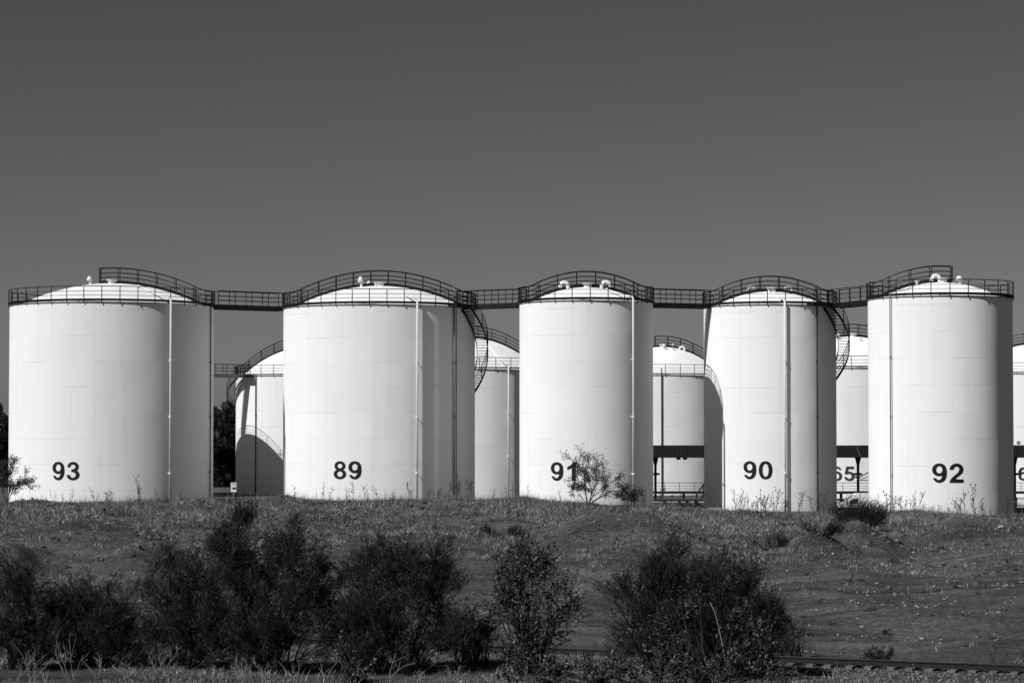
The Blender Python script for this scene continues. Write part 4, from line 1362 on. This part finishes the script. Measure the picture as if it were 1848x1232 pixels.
WM = [weed_mesh(400 + k, 1.0) for k in range(12)]
SEG = [(25, 380, 'at the foot of the leftmost tank', 36), (385, 510, 'in the gap holding dark trees', 5), (520, 855, 'at the foot of the second tank from left', 66), (862, 935, 'in the narrow gap with white downpipe', 8),
       (940, 1020, 'left of the small tree, by the middle tank', 8), (1100, 1178, 'right of the small tree, by the middle tank', 12), (1180, 1270, 'in the gap under the dark canopy', 14),
       (1320, 1505, 'at the foot of the second tank from right', 66), (1572, 1822, 'at the foot of the rightmost numbered tank', 78), (1826, 1848, 'at the right frame edge', 4)]
for a, b, lab, cnt in SEG:
    hubs = [R_.uniform(a, b) for _ in range(max(1, cnt // 6))]
    for k in range(cnt):
        px = min(b, max(a, R_.gauss(R_.choice(hubs), 14))) if R_.random() < .45 else R_.uniform(a, b)
        D = R_.uniform(158, 172.5)
        if R_.random() < .6: D = R_.uniform(167, 172.5)
        x = at(px, D); h = .35 + .95 * R_.random() ** 1.8 * (1.25 if px > 1300 else 1.0)
        if R_.random() < .12: h *= 1.35
        o = bpy.data.objects.new('dry_weed', R_.choice(WM)); COL.objects.link(o)
        o.location = (x, D, float(gz(x, D))); o.rotation_euler = (R_.gauss(0, .08), R_.gauss(0, .08), R_.uniform(0, 6.28)); o.scale = (h, h, h)
        tag(o, 'dry seed-headed weed stalk on the crest ' + lab, 'weed', 'weed stalks ' + lab)


# pale dead stems in the foreground
def dead_weed(px, py_base, py_top, seed, label, group, D=None, r0=.0085, lean=.5):
    r = random.Random(seed)
    if D is None:
        x, D = ground_hit(px, py_base)
    x = at(px, D); z = float(gz(x, D))
    h = (py_base - py_top) * D / FPX
    t = thing('dead_weed', (x, D, z), label, 'dead weed', group)
    mb = MB()

    def br(p, d, L, rad, lev):
        pts = [p]
        for k in range(4):
            d = (d + Vector((r.gauss(0, .16), r.gauss(0, .12), r.gauss(.0, .08)))).normalized(); pts.append(pts[-1] + d * L / 4)
        mb.tube(pts, [rad, rad * .9, rad * .75, rad * .6, rad * .4], 5)
        if lev:
            for k in range(r.randint(2, 3)):
                q = pts[r.randint(1, 3)]
                br(q, (d + Vector((r.gauss(0, .6), r.gauss(0, .4), r.uniform(-.1, .5)))).normalized(), L * r.uniform(.35, .6), rad * .6, lev - 1)
    for k in range(r.randint(2, 5)):
        br(Vector((r.gauss(0, .05), r.gauss(0, .05), -.03)), Vector((r.gauss(0, lean), r.gauss(0, .2), 1)).normalized(), h * r.uniform(.7, 1.05), r0, 2)
    mb.build('stem', M_PALEWOOD, t)


GD = 'pale dead weeds along the bottom of the frame'
for i, (px, pb, ptp) in enumerate([(62, 1225, 1160), (40, 1228, 1180), (130, 1228, 1150), (180, 1222, 1178), (222, 1205, 1165), (285, 1212, 1160), (300, 1208, 1165), (330, 1200, 1170), (240, 1228, 1195), (440, 1222, 1180),
                                   (475, 1222, 1185), (540, 1225, 1170), (590, 1222, 1185), (700, 1222, 1158), (820, 1225, 1190), (380, 1226, 1195), (90, 1230, 1195), (640, 1228, 1205), (760, 1226, 1205)]):
    dead_weed(px, pb, ptp, 500 + i, 'pale dry branching dead weed on the foreground strip left of centre', GD)
for i, (px, pb, ptp) in enumerate([(1050, 1228, 1165), (1140, 1228, 1190), (1405, 1225, 1190), (1440, 1222, 1195)]):
    dead_weed(px, pb, ptp, 540 + i, 'thin pale dead weed by the ballast right of centre', 'pale dead weeds by the ballast')
# long pale bare stem over the right-hand shrubs
for (pts, lab, sd) in (([(1310, 1205), (1303, 1165), (1296, 1130), (1288, 1100), (1280, 1085)], 'long pale curved dead stem in front of the right-hand dark shrub', 1),
                       ([(1140, 1095), (1152, 1070), (1168, 1045), (1182, 1028)], 'short pale slanting dead stem in the dark shrub below tank 90', 2)):
    D = 69.0 if sd == 1 else 70.9
    b0 = (at(pts[0][0], D), D, float(gz(at(pts[0][0], D), D)))
    t = thing('dead_plant', b0, lab, 'dead stem')
    mb = MB()
    P_ = [(at(a, D) - b0[0], 0, zat(b, D) - b0[2]) for a, b in pts]
    if sd == 2: P_ = [(P_[0][0] - .35, 0, 0)] + P_
    mb.tube(P_, [(.017 if sd == 1 else .012) - .002 * k for k in range(len(P_))], 6)
    mb.build('stem', M_PALEWOOD, t, smooth=True)
# tall dark umbels at the right by the rail
for i, (px, pb, ptp, lab) in enumerate([(1790, 1218, 1150, 'tall dark branching umbel weed by the rail at lower right'), (1843, 1215, 1165, 'dark weed at the right frame edge by the rail')]):
    x, y = at(px, 69.5), 69.5
    o = bpy.data.objects.new('umbel_weed', weed_mesh(700 + i, 1.0)); COL.objects.link(o)
    o.location = (x, y, float(gz(x, y))); o.scale = (1.25, 1.25, 1.25)
    tag(o, lab, 'weed')
